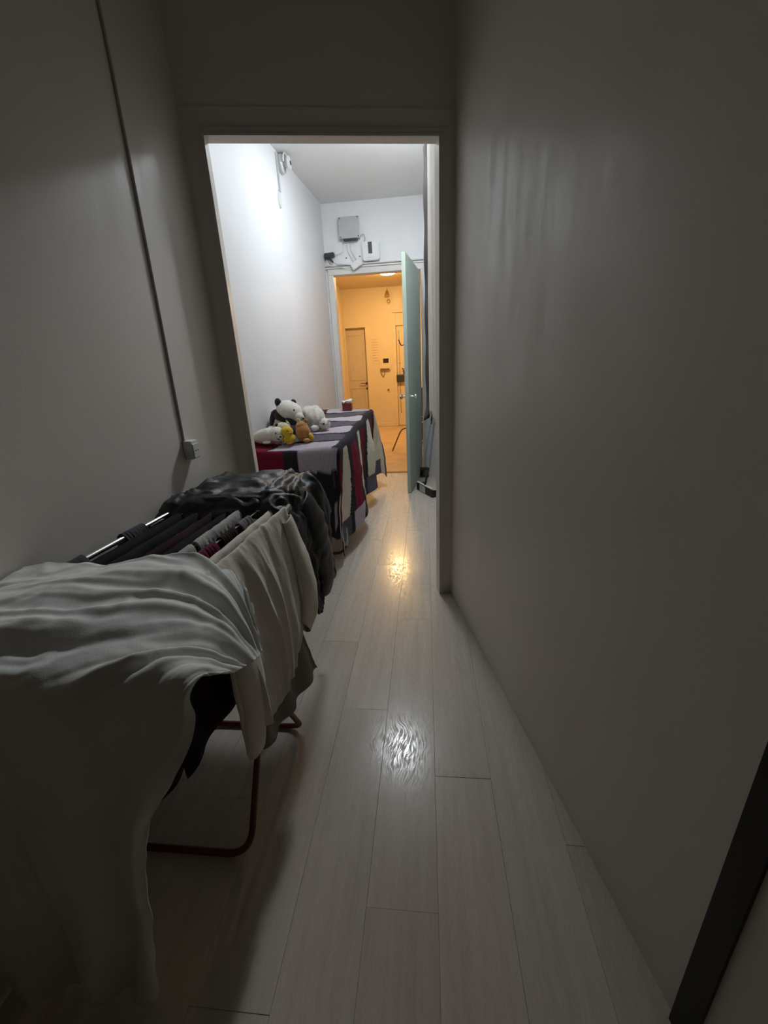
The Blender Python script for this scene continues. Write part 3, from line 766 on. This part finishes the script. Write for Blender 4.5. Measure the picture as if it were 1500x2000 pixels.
# ------------------------------------------------------------------ blanket over the far rack
def build_blanket():
    nT, nS = 230, 170
    X0, XR, YN, YF = -1.225, -.575, 2.565, 4.40
    t = np.linspace(-.24, YF - YN + .33, nT)       # along the rack, overhanging both ends
    s = np.linspace(0, 1.36, nS)                   # across: wall edge .. right edge (.65) .. hem
    T, S = np.meshgrid(t, s, indexing='ij')
    W = XR - X0; L = YF - YN
    T = np.where(T < 0, T * (1 + 1.9 * np.clip((S - .30) / .33, 0, 1) * np.clip(1.5 - S, 0, 1)), T)
    a = np.maximum(S - W, 0)                                     # side overhang
    b = np.maximum(-T, 0); b2 = np.maximum(T - L, 0)
    xb = X0 + np.minimum(S, W); yb = YN + np.clip(T, 0, L)
    xb = np.where(S < W, np.maximum(xb, -1.083 - .065 * (5.1 - yb) + .03), xb)
    zt = .818 + .036 * (yb - YN)
    sag = .010 * np.sin(yb * 9) * np.sin((xb + 1.2) * 7) + .006 * fbm(xb * 9, yb * 9, 4)
    bend = .028
    e = np.maximum(b, b2 * .93)
    drop = np.hypot(a, e)
    hang = np.where(drop > 0, np.maximum(drop - bend * (1 - np.exp(-drop / bend)) * .55, 0), 0)
    z = zt + sag * np.exp(-drop * 12) - hang
    outx = np.where(drop > 1e-6, a / np.maximum(drop, 1e-6), 0); outn = np.where(drop > 1e-6, b / np.maximum(drop, 1e-6), 0); outf = np.where(drop > 1e-6, b2 / np.maximum(drop, 1e-6), 0)
    cap = bend * (1 - np.exp(-drop / bend))
    fold = (.020 + .035 * a) * np.sin(yb * 8.6 + .8 * np.sin(yb * 3.1)) * np.clip(a * 3, 0, 1)
    x = xb + outx * (cap + .02 * drop) + fold + .022 * fbm(yb * 5, z * 4, 9) * np.clip(drop * 4, 0, 1)
    y = yb - outn * (cap + .02 * drop) + outf * (cap + .10 * b2) + .012 * np.sin(xb * 22) * np.clip(b * 5, 0, 1)
    # far corner flares out to the right
    x = x + np.where(b2 > 0, .14 * b2 * np.clip(a * 4, 0, 1) + .06 * b2, 0)
    z = np.maximum(z, .012)
    # left edge rides up slightly on the wall
    z = z + .035 * np.clip(1 - S / .06, 0, 1) * (b == 0)
    P = np.stack([x, y, z], -1)
    # ---- the knitted pattern (flat colour of the yarn)
    char = np.array((.030, .030, .038)); lil = np.array((.50, .45, .52)); gry = np.array((.105, .10, .125))
    mar = np.array((.20, .012, .034)); crm = np.array((.68, .62, .50))
    C = np.zeros(P.shape) + char
    per = .56
    Tw = T + .035 * np.sin(S * 6) + .02
    def cell(k0, half): return np.abs(((Tw - k0) / per + .5) % 1 - .5) * per < half
    # top column: rounded lilac and grey blocks
    wob = .022 * np.sin(2 * np.pi * Tw / per * 1.0)
    def rbox(cs, hs, hw, k0, r):
        dT = np.abs((((Tw - k0) / per + .5) % 1 - .5) * per); dS = np.abs(S - cs)
        qx = np.maximum(dT - (hw - r), 0); qy = np.maximum(dS - (hs - r), 0)
        return np.hypot(qx, qy) < r
    inB = rbox(.42, .22, .125, .10, .07); C[inB] = lil
    inB = rbox(.40, .23, .115, .38, .06); C[inB] = gry
    # left column: maroon with a cream selvedge at the far half
    A_ = S < .185 + .02 * np.sin(T * 9); C[A_] = mar
    C[(S < .20 + .02 * np.sin(T * 9)) & (S > .175 + .02 * np.sin(T * 9))] = char
    C[(S < .085) & (T > .95)] = crm
    # side column: pointed white leaves between maroon bands
    cS = .96; hs = .30
    prof = np.clip(1 - ((S - cS) / hs) ** 2, 0, 1)
    dT = np.abs((((Tw - .16) / per + .5) % 1 - .5) * per)
    side = S > .70
    C[side] = char
    C[side & (prof > 0) & (dT < .115 * np.sqrt(prof))] = crm
    dM = np.abs((((Tw - .44) / per + .5) % 1 - .5) * per)
    C[side & (S > .72) & (S < 1.22) & (dM < .105 * np.sqrt(np.clip(1.1 - ((S - .94) / .36) ** 2, 0, 1)))] = mar
    low = S > 1.20
    C[low & (dM < .13)] = lil
    C[low & (dT < .10)] = gry
    # near end drop
    end = (T < 0) & (S < .62)
    C[end] = char
    C[end & (S < .30)] = mar
    C[(T < -.0) & (S > .40) & (S < .66) & (T > -.16)] = lil
    C[(T < -.19) & (S < .18)] = crm
    # far end drop: cream knit with a grey hem
    far = T > L + .03
    C[far] = crm
    C[far & (T > L + .24)] = gry
    stitch = 1 + .10 * np.sin(T * 420) * np.sin(S * 260)
    C = C * stitch[..., None]
    o = grid_obj('patterned_blanket', P, 'blanket', None, .007, C)
    tag(o, 'knitted blanket in maroon, grey, lilac and cream draped over the corridor rack', 'blanket')
    return o
build_blanket()

# pale green towel and its fringe under the blanket corner
u_, v_ = uv(40, 14)
P = np.stack([-.585 + .03 * np.sin(v_ * 6) * u_ + .01 * np.sin(u_ * 9), 2.66 + .16 * v_ + .01 * np.sin(u_ * 11 + v_ * 5), .80 - .70 * u_ - .02 * np.sin(v_ * 9)], -1)
P[..., 0] -= .025
o = grid_obj('hanging_towel', P, 'greentowel', None, .006); tag(o, 'pale green towel hanging from the covered rack under the blanket corner', 'towel')

# small dark red box with white paper on the far end of the covered rack
bx = thing('gift_box', (-.80, 4.28, .893), 'small dark red box with crumpled white paper at the far end of the blanket', 'box')
pbox('box', (-.848, 4.24, .888), (-.757, 4.32, .958), 'darkred', bx, .003)
u_, v_ = uv(16, 16)
P = np.stack([-.856 + .106 * u_, 4.235 + .09 * v_, .964 + .022 * ridged(u_ * 4, v_ * 4, 3) + .018 * u_ * (v_ > .3)], -1)
grid_obj('paper', P, 'paper', bx, .002)

# ================================================================== LAUNDRY
def drape(name, x, y0, y1, z, hl, hr, mat, label, spread=.02, seed=1, amp=.012, nu=60, cat='garment', group=None, taper=.0, cols=None, dx=0., thick=.004, zs=0., cuts=(.02, .02)):
    """cloth folded over a wire that runs along y: hangs hl on the left, hr on the right of the wire"""
    nv = 46
    u, v = uv(nu, nv)
    y = y0 + (y1 - y0) * u
    s = -hl + (hl + hr) * v
    # ragged lengths
    s = s * (1 - cuts[0] * (vnoise(u * 4, 0 * v + 3, seed) + 1))
    d = np.abs(s); sg = np.sign(s); r = .012
    off = r * (1 - np.exp(-d / r)) + spread * d / max(hl, hr)
    zz = z + zs * (y - y0) + .010 - np.maximum(d - r * .5 * (1 - np.exp(-d / r)), 0)
    k = np.clip(d / .18, 0, 1)
    w_ = amp * k * (np.sin(u * 14 + seed + 1.5 * vnoise(u * 3, d * 3, seed)) + .7 * fbm(u * 5, d * 4, seed))
    X = x + dx * u + sg * off + w_ + .004 * fbm(u * 12, s * 18, seed + 5)
    yc = (y0 + y1) / 2
    Y = yc + (y - yc) * (1 - taper * d / max(hl, hr)) + .012 * vnoise(u * 3, d * 6, seed + 2) * k
    P = np.stack([X, Y, zz], -1)
    C = cols(u, v, s) if cols else None
    o = grid_obj(name, P, mat, None, thick, C); tag(o, label, cat, group); return o
G = 'clothes hung over the wires of the near rack'
yA, yB = .78, 1.255
drape('black_trousers', -.867, .76, 1.24, .85, .50, .62, 'blackcloth', 'black garment hanging nearest the left wall on the near rack', .015, 3, .008, group=G, dx=.023)
drape('dark_shirt', -.816, .76, 1.25, .85, .55, .66, 'navy', 'navy black garment between the black one and the maroon one on the rack', .02, 4, .010, group=G, dx=.024)
drape('maroon_shirt', -.767, .70, 1.25, .85, .58, .68, 'maroon', 'dark maroon garment folded over a wire of the near rack', .02, 5, .012, group=G, dx=.028)
drape('navy_shirt', -.713, .76, 1.26, .85, .60, .64, 'navy', 'navy garment hanging beside the striped white cloth on the rack', .02, 6, .010, group=G, dx=.026)
def stripes(u, v, s):
    k = (np.sin(u * 74 + .6 * np.sin(s * 30)) > .35)
    C = np.zeros(u.shape + (3,)) + np.array((.52, .52, .48)); C[k] = np.array((.16, .16, .15)); C[np.abs(s) < .025] = np.array((.52, .52, .48))
    return C
drape('striped_cloth', -.650, .99, 1.262, .852, .12, .17, 'stripedcloth', 'white cloth with grey stripes hanging at the far end of the rack', .02, 7, .004, group=G, cols=stripes, dx=.012, zs=.0)
drape('striped_cloth', -.664, .72, .975, .852, .14, .18, 'stripedcloth', 'white striped cloth half under the sheet on the rack', .02, 8, .004, group=G, cols=stripes, dx=.012)
drape('small_cloth', -.605, .89, 1.00, .848, .10, .12, 'magenta', 'small magenta garment on a wire next to the cream sweater', .015, 9, .006, cat='garment', dx=.006)
drape('small_cloth', -.609, .79, .87, .848, .08, .10, 'orange', 'small orange garment peeping out beside the sheet on the rack', .012, 10, .005, cat='garment', dx=.006)
drape('sock', -.595, 1.03, 1.11, .848, .09, .12, 'maroon', 'dark wine sock on the wire beside the striped cloth', .012, 11, .006, cat='sock', dx=.004)
drape('sock', -.588, 1.14, 1.21, .848, .08, .10, 'lilacsock', 'grey lilac sock at the far end of a wire on the rack', .012, 12, .006, cat='sock', dx=.004)
drape('cream_vest', -.557, .78, 1.262, .848, .22, .12, 'cream', 'thin cream garment on the wire behind the large cream sweater', .012, 13, .004, group=G, dx=.027)
# socks on the chrome rail by the wall
drape('sock', -.911, 1.045, 1.135, .85, .05, .15, 'greycloth', 'slate grey sock folded over the chrome rail by the wall', .03, 14, .012, cat='sock', dx=.006, thick=.010)
drape('sock', -.920, .80, .905, .85, .05, .12, 'greycloth', 'grey sock on the chrome rail beside the white sheet', .03, 15, .012, cat='sock', dx=.004, thick=.010)
drape('small_cloth', -.548, .70, .80, .83, .26, .36, 'maroon', 'dark wine garment hanging in the shade under the white sheet', .02, 16, .01, cat='garment')

# large cream long-sleeved top over the right rail
def build_top():
    t = thing('cream_sweater', (-.47, 1.05, .86), 'large cream long sleeved sweater hanging over the right rail of the rack', 'sweater')
    # body panel: columns along the rail (near -> far), rows downwards, first row inside the rail
    ctrl = np.array([
        [(-.545, .76, .66), (-.54, .92, .66), (-.53, 1.08, .68), (-.515, 1.24, .70)],
        [(-.522, .76, .80), (-.516, .92, .80), (-.505, 1.08, .81), (-.492, 1.25, .82)],
        [(-.508, .75, .868), (-.500, .92, .868), (-.490, 1.09, .868), (-.476, 1.262, .868)],
        [(-.478, .75, .80), (-.470, .92, .80), (-.462, 1.09, .80), (-.458, 1.255, .80)],
        [(-.452, .76, .66), (-.440, .92, .66), (-.438, 1.09, .66), (-.446, 1.24, .66)],
        [(-.436, .77, .54), (-.422, .91, .53), (-.424, 1.05, .53), (-.432, 1.19, .54)],
        [(-.430, .79, .42), (-.416, .89, .42), (-.418, 1.00, .44), (-.430, 1.10, .46)]])
    P = surf(ctrl, 80, 90); u, v = uv(80, 90); N = normals(P)
    k = np.clip((u - .33) * 2.2, 0, 1)
    d = .014 * k * ridged(v * 7 + .6 * vnoise(u * 2, v * 2, 21), u * 1.2, 20) + .005 * fbm(v * 18, u * 6, 22)
    grid_obj('body', P + N * d[..., None], 'cream', t, .004)
    # far sleeve: flattened tube that falls from the far shoulder
    def sleeve(name, path, rad, flat, seed):
        pts = np.array([tuple(p) for p in rnd_path(path, 10)]); n = len(pts)
        T = np.gradient(pts, axis=0); T /= np.linalg.norm(T, axis=1, keepdims=True)
        side = np.cross(T, np.array((1., 0, 0))); side /= np.linalg.norm(side, axis=1, keepdims=True); out = np.cross(side, T)
        ang = np.linspace(0, 2 * np.pi, 25)
        R = np.interp(np.linspace(0, 1, n), np.linspace(0, 1, len(rad)), rad)
        a, i = np.meshgrid(ang, np.arange(n)); rr = R[i] * (1 + .16 * ridged(a * 1.1, i * .11, seed))
        rr[:, -1] = rr[:, 0]
        Q = pts[:, None] + side[:, None] * (rr * np.cos(a))[..., None] + out[:, None] * (rr * flat * np.sin(a))[..., None]
        return grid_obj(name, Q, 'cream', t, .003)
    sleeve('sleeve', [(-.462, 1.225, .84), (-.446, 1.235, .74), (-.424, 1.235, .63), (-.412, 1.205, .53), (-.416, 1.14, .475)], [.03, .045, .06, .062, .05], .34, 31)
    sleeve('sleeve', [(-.478, .80, .80), (-.455, .79, .66), (-.448, .785, .54), (-.45, .775, .44), (-.455, .77, .36)], [.035, .055, .06, .05, .035], .36, 32)
build_top()

# taupe skirt-like garment hanging lower behind the cream top
ctrl = np.array([
    [(-.500, .86, .86), (-.494, .97, .86), (-.488, 1.07, .86), (-.482, 1.16, .86)],
    [(-.470, .86, .66), (-.460, .97, .66), (-.452, 1.07, .66), (-.452, 1.17, .66)],
    [(-.462, .86, .48), (-.450, .97, .48), (-.440, 1.08, .48), (-.440, 1.20, .48)],
    [(-.468, .86, .32), (-.452, .98, .31), (-.436, 1.11, .30), (-.428, 1.26, .28)],
    [(-.472, .87, .235), (-.455, 1.00, .215), (-.436, 1.14, .20), (-.424, 1.30, .175)]])
P = surf(ctrl, 60, 60); u_, v_ = uv(60, 60); N = normals(P)
P = P + N * (.012 * np.clip(u_ * 2 - .5, 0, 1) * np.sin(v_ * 17 + 2 * vnoise(u_ * 2, v_ * 2, 41)) + .004 * fbm(u_ * 8, v_ * 8, 42))[..., None]
P[..., 0] -= .018
o = grid_obj('taupe_skirt', P, 'taupe', None, .004); tag(o, 'grey brown garment hanging lowest below the cream sweater with a pointed corner', 'garment')
ctrl = np.array([
    [(-.520, .86, .84), (-.515, 1.0, .84), (-.51, 1.14, .84)],
    [(-.51, .86, .5), (-.50, 1.0, .5), (-.49, 1.14, .5)],
    [(-.51, .88, .20), (-.495, 1.02, .185), (-.48, 1.17, .17)]])
P = surf(ctrl, 40, 40); u_, v_ = uv(40, 40)
P[..., 0] += .010 * np.sin(v_ * 13) * u_
o = grid_obj('pale_slip', P, 'white', None, .003); tag(o, 'pale garment whose hem shows below the grey brown one', 'garment')

# black jacket thrown over the far wing
def build_jacket():
    t = thing('black_jacket', (-.70, 1.5, .9), 'black nylon jacket thrown over the far end of the near rack', 'jacket')
    rows = []
    # columns go from the wall across the top and down the right side
    for y, zt in ((1.262, .818), (1.30, .860), (1.37, .870), (1.47, .874), (1.58, .870), (1.68, .860), (1.75, .815)):
        xr_ = -.505 - .01 * (y - 1.28)
        rows.append([(-.935, y, zt - .075), (-.915, y, zt - .015), (-.85, y, zt), (-.72, y, zt + .004), (-.60, y, zt + .006), (xr_ - .03, y, zt + .004), (xr_ + .020, y, zt - .028), (xr_ + .040, y + .005, zt - .11), (xr_ + .048, y + .01, zt - .22), (xr_ + .050, y + .015, zt - .36), (xr_ + .046, y + .02, zt - .50)])
    ctrl = np.array(rows)
    ctrl[:2, 8:, 1] += (.03, .06, .10); ctrl[-1, 8:, 1] -= (.01, .03, .07)
    ctrl[0, -1, 2] += .05; ctrl[-1, -1, 2] += .05
    P = surf(ctrl, 110, 150); u, v = uv(110, 150); N = normals(P)
    wx = u * 4 + 1.2 * fbm(u * 3, v * 6, 51); wy = v * 9 + 1.2 * fbm(u * 4, v * 5, 52)
    d = .016 * ridged(wx, wy, 53) + .007 * ridged(wx * 2.3, wy * 2.1, 54)
    d *= np.clip(.45 + .8 * np.sin(np.pi * np.clip(u, .04, .96)), 0, 1)
    if N[55, 60, 2] < 0: N = -N
    P2 = P + N * (d + .012)[..., None]
    P2[..., 0] = np.maximum(P2[..., 0], -.945)
    grid_obj('body', P2, 'nylon', t, .010)
    # sleeve hanging on the right
    pts = np.array([tuple(p) for p in rnd_path([(-.475, 1.44, .84), (-.445, 1.47, .74), (-.438, 1.51, .60), (-.438, 1.53, .48), (-.442, 1.52, .39)], 9)]); n = len(pts)
    T = np.gradient(pts, axis=0); T /= np.linalg.norm(T, axis=1, keepdims=True)
    side = np.cross(T, np.array((1., 0, 0))); side /= np.linalg.norm(side, axis=1, keepdims=True); out = np.cross(side, T)
    a, i = np.meshgrid(np.linspace(0, 2 * np.pi, 29), np.arange(n)); R = np.interp(np.linspace(0, 1, n), [0, .3, .8, 1], [.05, .085, .08, .05])[i] * (1 + .12 * ridged(a * .9, i * .25, 61)); R[:, -1] = R[:, 0]
    Q = pts[:, None] + side[:, None] * (R * np.cos(a))[..., None] + out[:, None] * (R * .38 * np.sin(a))[..., None]
    grid_obj('sleeve', Q, 'nylon', t, .004)
    # collar roll along the near edge
    MB().tube(rnd_path([(-.90, 1.33, .872), (-.80, 1.31, .880), (-.68, 1.305, .884), (-.56, 1.31, .878), (-.49, 1.33, .850)]), [.014] * 25, 10).build('collar', 'nylon', t, True)
build_jacket()

# ------------------------------------------------------------------ white sheet over the near half of the rack
def build_sheet():
    # rows: far edge -> over the top -> near edge -> hanging to the floor; columns: wall -> right hem
    ctrl = np.array([
        [(-.945, .775, .893), (-.84, .80, .893), (-.73, .825, .890), (-.62, .84, .888), (-.52, .85, .874), (-.445, .82, .840), (-.392, .765, .785)],
        [(-.945, .70, .890), (-.84, .72, .893), (-.73, .735, .893), (-.62, .745, .890), (-.51, .75, .880), (-.425, .745, .825), (-.380, .735, .715)],
        [(-.945, .62, .886), (-.84, .63, .890), (-.73, .64, .892), (-.62, .645, .888), (-.50, .65, .880), (-.415, .655, .830), (-.374, .66, .730)],
        [(-.945, .54, .878), (-.84, .545, .882), (-.73, .55, .886), (-.62, .55, .882), (-.49, .55, .876), (-.405, .555, .845), (-.368, .56, .785)],
        [(-.945, .465, .850), (-.84, .465, .856), (-.73, .468, .862), (-.61, .470, .862), (-.48, .472, .864), (-.405, .475, .858), (-.366, .475, .842)],
        [(-.945, .440, .770), (-.84, .438, .774), (-.73, .438, .778), (-.61, .440, .780), (-.49, .442, .782), (-.42, .445, .778), (-.368, .450, .768)],
        [(-.945, .432, .63), (-.86, .430, .635), (-.76, .430, .64), (-.66, .432, .64), (-.56, .435, .645), (-.49, .440, .645), (-.440, .450, .645)],
        [(-.945, .430, .46), (-.87, .428, .46), (-.79, .428, .465), (-.71, .430, .47), (-.63, .435, .475), (-.56, .442, .485), (-.510, .450, .495)],
        [(-.945, .428, .28), (-.87, .426, .28), (-.79, .426, .285), (-.71, .428, .29), (-.64, .433, .295), (-.58, .440, .305), (-.535, .446, .315)],
        [(-.945, .426, .11), (-.87, .424, .11), (-.80, .424, .115), (-.73, .426, .12), (-.67, .430, .12), (-.615, .435, .125), (-.568, .440, .13)],
        [(-.945, .42, .02), (-.87, .42, .02), (-.80, .42, .02), (-.74, .422, .02), (-.69, .426, .02), (-.645, .43, .02), (-.605, .436, .02)]])
    nu, nv = 280, 220
    P = surf(ctrl, nu, nv); u, v = uv(nu, nv); N = normals(P)
    if N[40, 60, 2] < 0: N = -N
    top = np.clip(1 - (u - .40) * 8, 0, 1)
    # folds fan out from the right corner on top
    ang = np.arctan2((u - .17) * 1.6, 1.12 - v); rad = np.hypot(u - .17, 1.12 - v)
    wv = 13 * ang + 1.8 * fbm(u * 3, v * 2.2, 71)
    d = top * (.0125 * ridged(wv * .5, rad * 1.3, 72) + .0055 * ridged(wv * 1.2, rad * 2.4, 73) + .010 * np.sin(v * 17 + 2 * vnoise(u * 4, v * 3, 78)) * np.clip(1 - u * 7, 0, 1))
    # long vertical folds in the hanging part
    hg = np.clip((u - .42) * 5, 0, 1)
    d = d + hg * (.016 * np.sin(v * 15 + 2.5 * fbm(u * 1.6, v * 2, 74)) + .008 * ridged(v * 7, u * 3, 75))
    d = d + .0022 * fbm(u * 26, v * 26, 76) + top * .0035 * ridged(u * 16 + 3 * fbm(u * 5, v * 4, 81), v * 8 + 2 * fbm(u * 4, v * 5, 82), 80)
    for _ in range(4):
        q = np.pad(d, 1, mode='edge'); d = (q[:-2, 1:-1] + q[2:, 1:-1] + q[1:-1, :-2] + q[1:-1, 2:] + 2 * d) / 6
    P = P + N * d[..., None]
    # ragged right hem
    P[..., 1] += .012 * fbm(u * 14, v * 3, 77) * np.clip(v * 6 - 5, 0, 1)
    P[..., 0] += .020 * fbm(u * 12, v * 0 + 2, 79) * np.clip(v * 4 - 3, 0, 1) * hg
    P[..., 0] = np.maximum(P[..., 0], -.951); P[..., 2] = np.maximum(P[..., 2], .004)
    o = grid_obj('white_sheet', P, 'white', None, .004); tag(o, 'white cotton sheet spread over the near end of the rack, hanging to the floor', 'sheet')
build_sheet()

# ================================================================== PLUSH TOYS ON THE BLANKET
def bz(y): return .818 + .036 * (y - 2.565) + .008
# panda
px_, py_ = -1.06, 3.13; z0 = bz(py_)
t = thing('panda_plush', (px_, py_, z0), 'large black and white panda plush sitting against the corridor wall', 'plush toy')
blob('body', (px_ - .045, py_ + .02, z0 + .085), (.100, .095, .10), 'furwhite', t, (0, .15, 0), .03, 9, 26)
blob('chest_band', (px_ - .018, py_ + .0, z0 + .118), (.112, .100, .050), 'furblack', t, (0, .42, .2), .03, 9, 26)
hd = blob('head', (px_ + .030, py_ - .03, z0 + .168), (.105, .088, .072), 'furwhite', t, (0, .40, -.25), .025, 9, 28)
blob('ear', (px_ - .040, py_ - .060, z0 + .232), (.026, .018, .034), 'furblack', hd, (0, -.15, 0), .04)
blob('ear', (px_ + .045, py_ + .045, z0 + .225), (.022, .016, .022), 'furblack', hd, (0, .2, 0), .04)
blob('muzzle', (px_ + .108, py_ - .070, z0 + .126), (.044, .036, .034), 'furwhite', hd, (0, .5, -.3), .02)
blob('eye_patch', (px_ + .082, py_ - .092, z0 + .172), (.012, .010, .015), 'furblack', hd, (0, .4, 0), .03, 8, 14)
blob('nose', (px_ + .146, py_ - .086, z0 + .112), (.010, .010, .008), 'eye', hd, seg=12)
blob('arm', (px_ + .06, py_ - .085, z0 + .068), (.034, .030, .070), 'furblack', t, (.3, -.6, 0), .04)
blob('arm', (px_ - .098, py_ - .045, z0 + .115), (.028, .032, .070), 'furblack', t, (.2, .35, 0), .04)
blob('leg', (px_ + .07, py_ - .11, z0 + .035), (.04, .06, .034), 'furblack', t, (0, 0, -.3), .04)
blob('leg', (px_ - .10, py_ - .10, z0 + .035), (.04, .06, .034), 'furwhite', t, (0, 0, .3), .04)
blob('bib', (px_ + .045, py_ - .115, z0 + .070), (.012, .010, .045), 'furcream', t, (.1, -.45, 0), .03, 8, 14)
# fluffy white dog lying with its back to us
fx, fy = -.885, 3.26; z0 = bz(fy)
t = thing('fluffy_dog_plush', (fx, fy, z0), 'shaggy white plush dog lying to the right of the panda', 'plush toy')
blob('body', (fx, fy, z0 + .085), (.080, .13, .090), 'furgrey', t, (.25, .35, .5), .10, 7, 40, seed=3)
blob('shoulder', (fx - .045, fy + .02, z0 + .115), (.065, .07, .062), 'furgrey', t, (0, 0, 0), .10, 7, 34, seed=5)
h = blob('head', (fx + .085, fy - .06, z0 + .045), (.052, .056, .046), 'furwhite', t, (0, .2, .3), .12, 8, 32, seed=4)
blob('ear', (fx + .128, fy - .075, z0 + .066), (.022, .010, .010), 'furgrey', h, (0, -.2, 0), .06, 8, 14)
blob('nose', (fx + .10, fy - .118, z0 + .05), (.008, .007, .007), 'eye', h, seg=10)
blob('paw', (fx + .03, fy - .12, z0 + .022), (.026, .045, .024), 'furwhite', t, (0, 0, -.4), .10, 8, 24)
blob('tail', (fx - .02, fy + .13, z0 + .05), (.025, .05, .025), 'furgrey', t, (0, 0, .3), .12, 8, 20)
# seal
sx_, sy_ = -1.10, 2.74; z0 = bz(sy_) - .002
t = thing('seal_plush', (sx_, sy_, z0), 'white seal plush lying at the near edge of the blanket', 'plush toy')
def seal_w(P):
    x = P[..., 0]; k = np.interp(x, [-.14, -.05, .05, .14], [.45, .85, 1.05, .95]); P = P.copy(); P[..., 1] *= k; P[..., 2] *= k; return P
blob('body', (sx_, sy_, z0 + .052), (.125, .062, .056), 'furwhite', t, (0, -.12, -.08), .02, 9, 30, seal_w)
h = blob('head', (sx_ + .085, sy_ - .012, z0 + .064), (.058, .056, .052), 'furwhite', t, (0, .1, -.3), .02, 9, 26)
blob('muzzle', (sx_ + .122, sy_ - .052, z0 + .05), (.020, .016, .017), 'furwhite', h, seg=14)
blob('nose', (sx_ + .128, sy_ - .068, z0 + .055), (.008, .005, .006), 'eye', h, seg=12)
for ex, ey, ez in ((.096, -.062, .078), (.134, -.038, .082)): blob('eye', (sx_ + ex, sy_ + ey, z0 + ez), (.0065, .005, .0065), 'eye', h, seg=10)
blob('mouth', (sx_ + .113, sy_ - .066, z0 + .040), (.010, .004, .004), 'eye', h, seg=10)
blob('flipper', (sx_ + .025, sy_ - .062, z0 + .020), (.035, .020, .010), 'furwhite', t, (.3, 0, -.4), .02, 9, 16)
blob('tail_flipper', (sx_ - .125, sy_, z0 + .022), (.03, .035, .012), 'furwhite', t, (0, 0, 0), .02, 9, 16)
# duck
dx_, dy_ = -.932, 2.72; z0 = bz(dy_) - .002
t = thing('duck_plush', (dx_, dy_, z0), 'small bright yellow duck plush between the seal and the tan toy', 'plush toy')
blob('body', (dx_ + .005, dy_, z0 + .034), (.042, .045, .036), 'furyellow', t, noise=.05, seed=6)
h = blob('head', (dx_ - .005, dy_ - .005, z0 + .082), (.043, .04, .036), 'furyellow', t, noise=.05, seed=7)
blob('beak', (dx_ + .028, dy_ - .036, z0 + .078), (.014, .014, .007), 'furbrown', h, seg=12)
blob('eye', (dx_ + .010, dy_ - .040, z0 + .094), (.004, .003, .004), 'eye', h, seg=10)
blob('wing', (dx_ - .035, dy_ - .012, z0 + .036), (.012, .028, .020), 'furyellow', t, seg=14)
blob('foot', (dx_ + .015, dy_ - .045, z0 + .010), (.018, .020, .008), 'furbrown', t, seg=12)
# tan toy
bx_, by_ = -.845, 2.78; z0 = bz(by_)
t = thing('tan_bear_plush', (bx_, by_, z0), 'tan orange plush seen from behind beside the yellow duck', 'plush toy')
blob('body', (bx_, by_, z0 + .058), (.052, .052, .062), 'furbrown', t, (0, .1, 0), .03, 8, 26)
h = blob('head', (bx_ - .008, by_ + .01, z0 + .100), (.042, .042, .036), 'furbrown', t, (0, .1, 0), .03, 8, 24)
blob('ear', (bx_ - .028, by_ + .01, z0 + .140), (.014, .010, .018), 'furcream', h, (0, -.2, 0), .03, 8, 14)
blob('ear', (bx_ + .022, by_ + .02, z0 + .136), (.012, .010, .014), 'furbrown', h, (0, .3, 0), .03, 8, 14)
blob('paw', (bx_ + .056, by_ - .01, z0 + .032), (.018, .024, .028), 'furyellow', t, (0, -.5, .3), .04, 8, 16)
blob('foot', (bx_ + .035, by_ - .05, z0 + .014), (.024, .028, .014), 'furbrown', t, seg=14)
MB().tube([(bx_ - .045 + .09 * k / 8, by_ - .048 + .012 * abs(k - 4) / 4, z0 + .052) for k in range(9)], .0025, 5).build('seam', 'brownwood', t, True)
# little cream bear behind
cx_, cy_ = -1.025, 2.90; z0 = bz(cy_)
t = thing('cream_bear_plush', (cx_, cy_, z0), 'small cream plush with one dark ear peeping out behind the seal', 'plush toy')
blob('body', (cx_, cy_, z0 + .035), (.05, .045, .04), 'furcream', t, noise=.03)
h = blob('head', (cx_ + .005, cy_ - .01, z0 + .080), (.052, .044, .036), 'furcream', t, (0, .15, 0), .03, 8, 24)
blob('ear', (cx_ - .032, cy_ - .03, z0 + .098), (.014, .010, .016), 'furblack', h, (0, -.5, 0), .03, 8, 14)
blob('ear', (cx_ + .038, cy_ + .0, z0 + .106), (.012, .010, .012), 'furcream', h, (0, .4, 0), .03, 8, 14)
blob('muzzle', (cx_ + .030, cy_ - .048, z0 + .074), (.018, .014, .014), 'furwhite', h, seg=14)
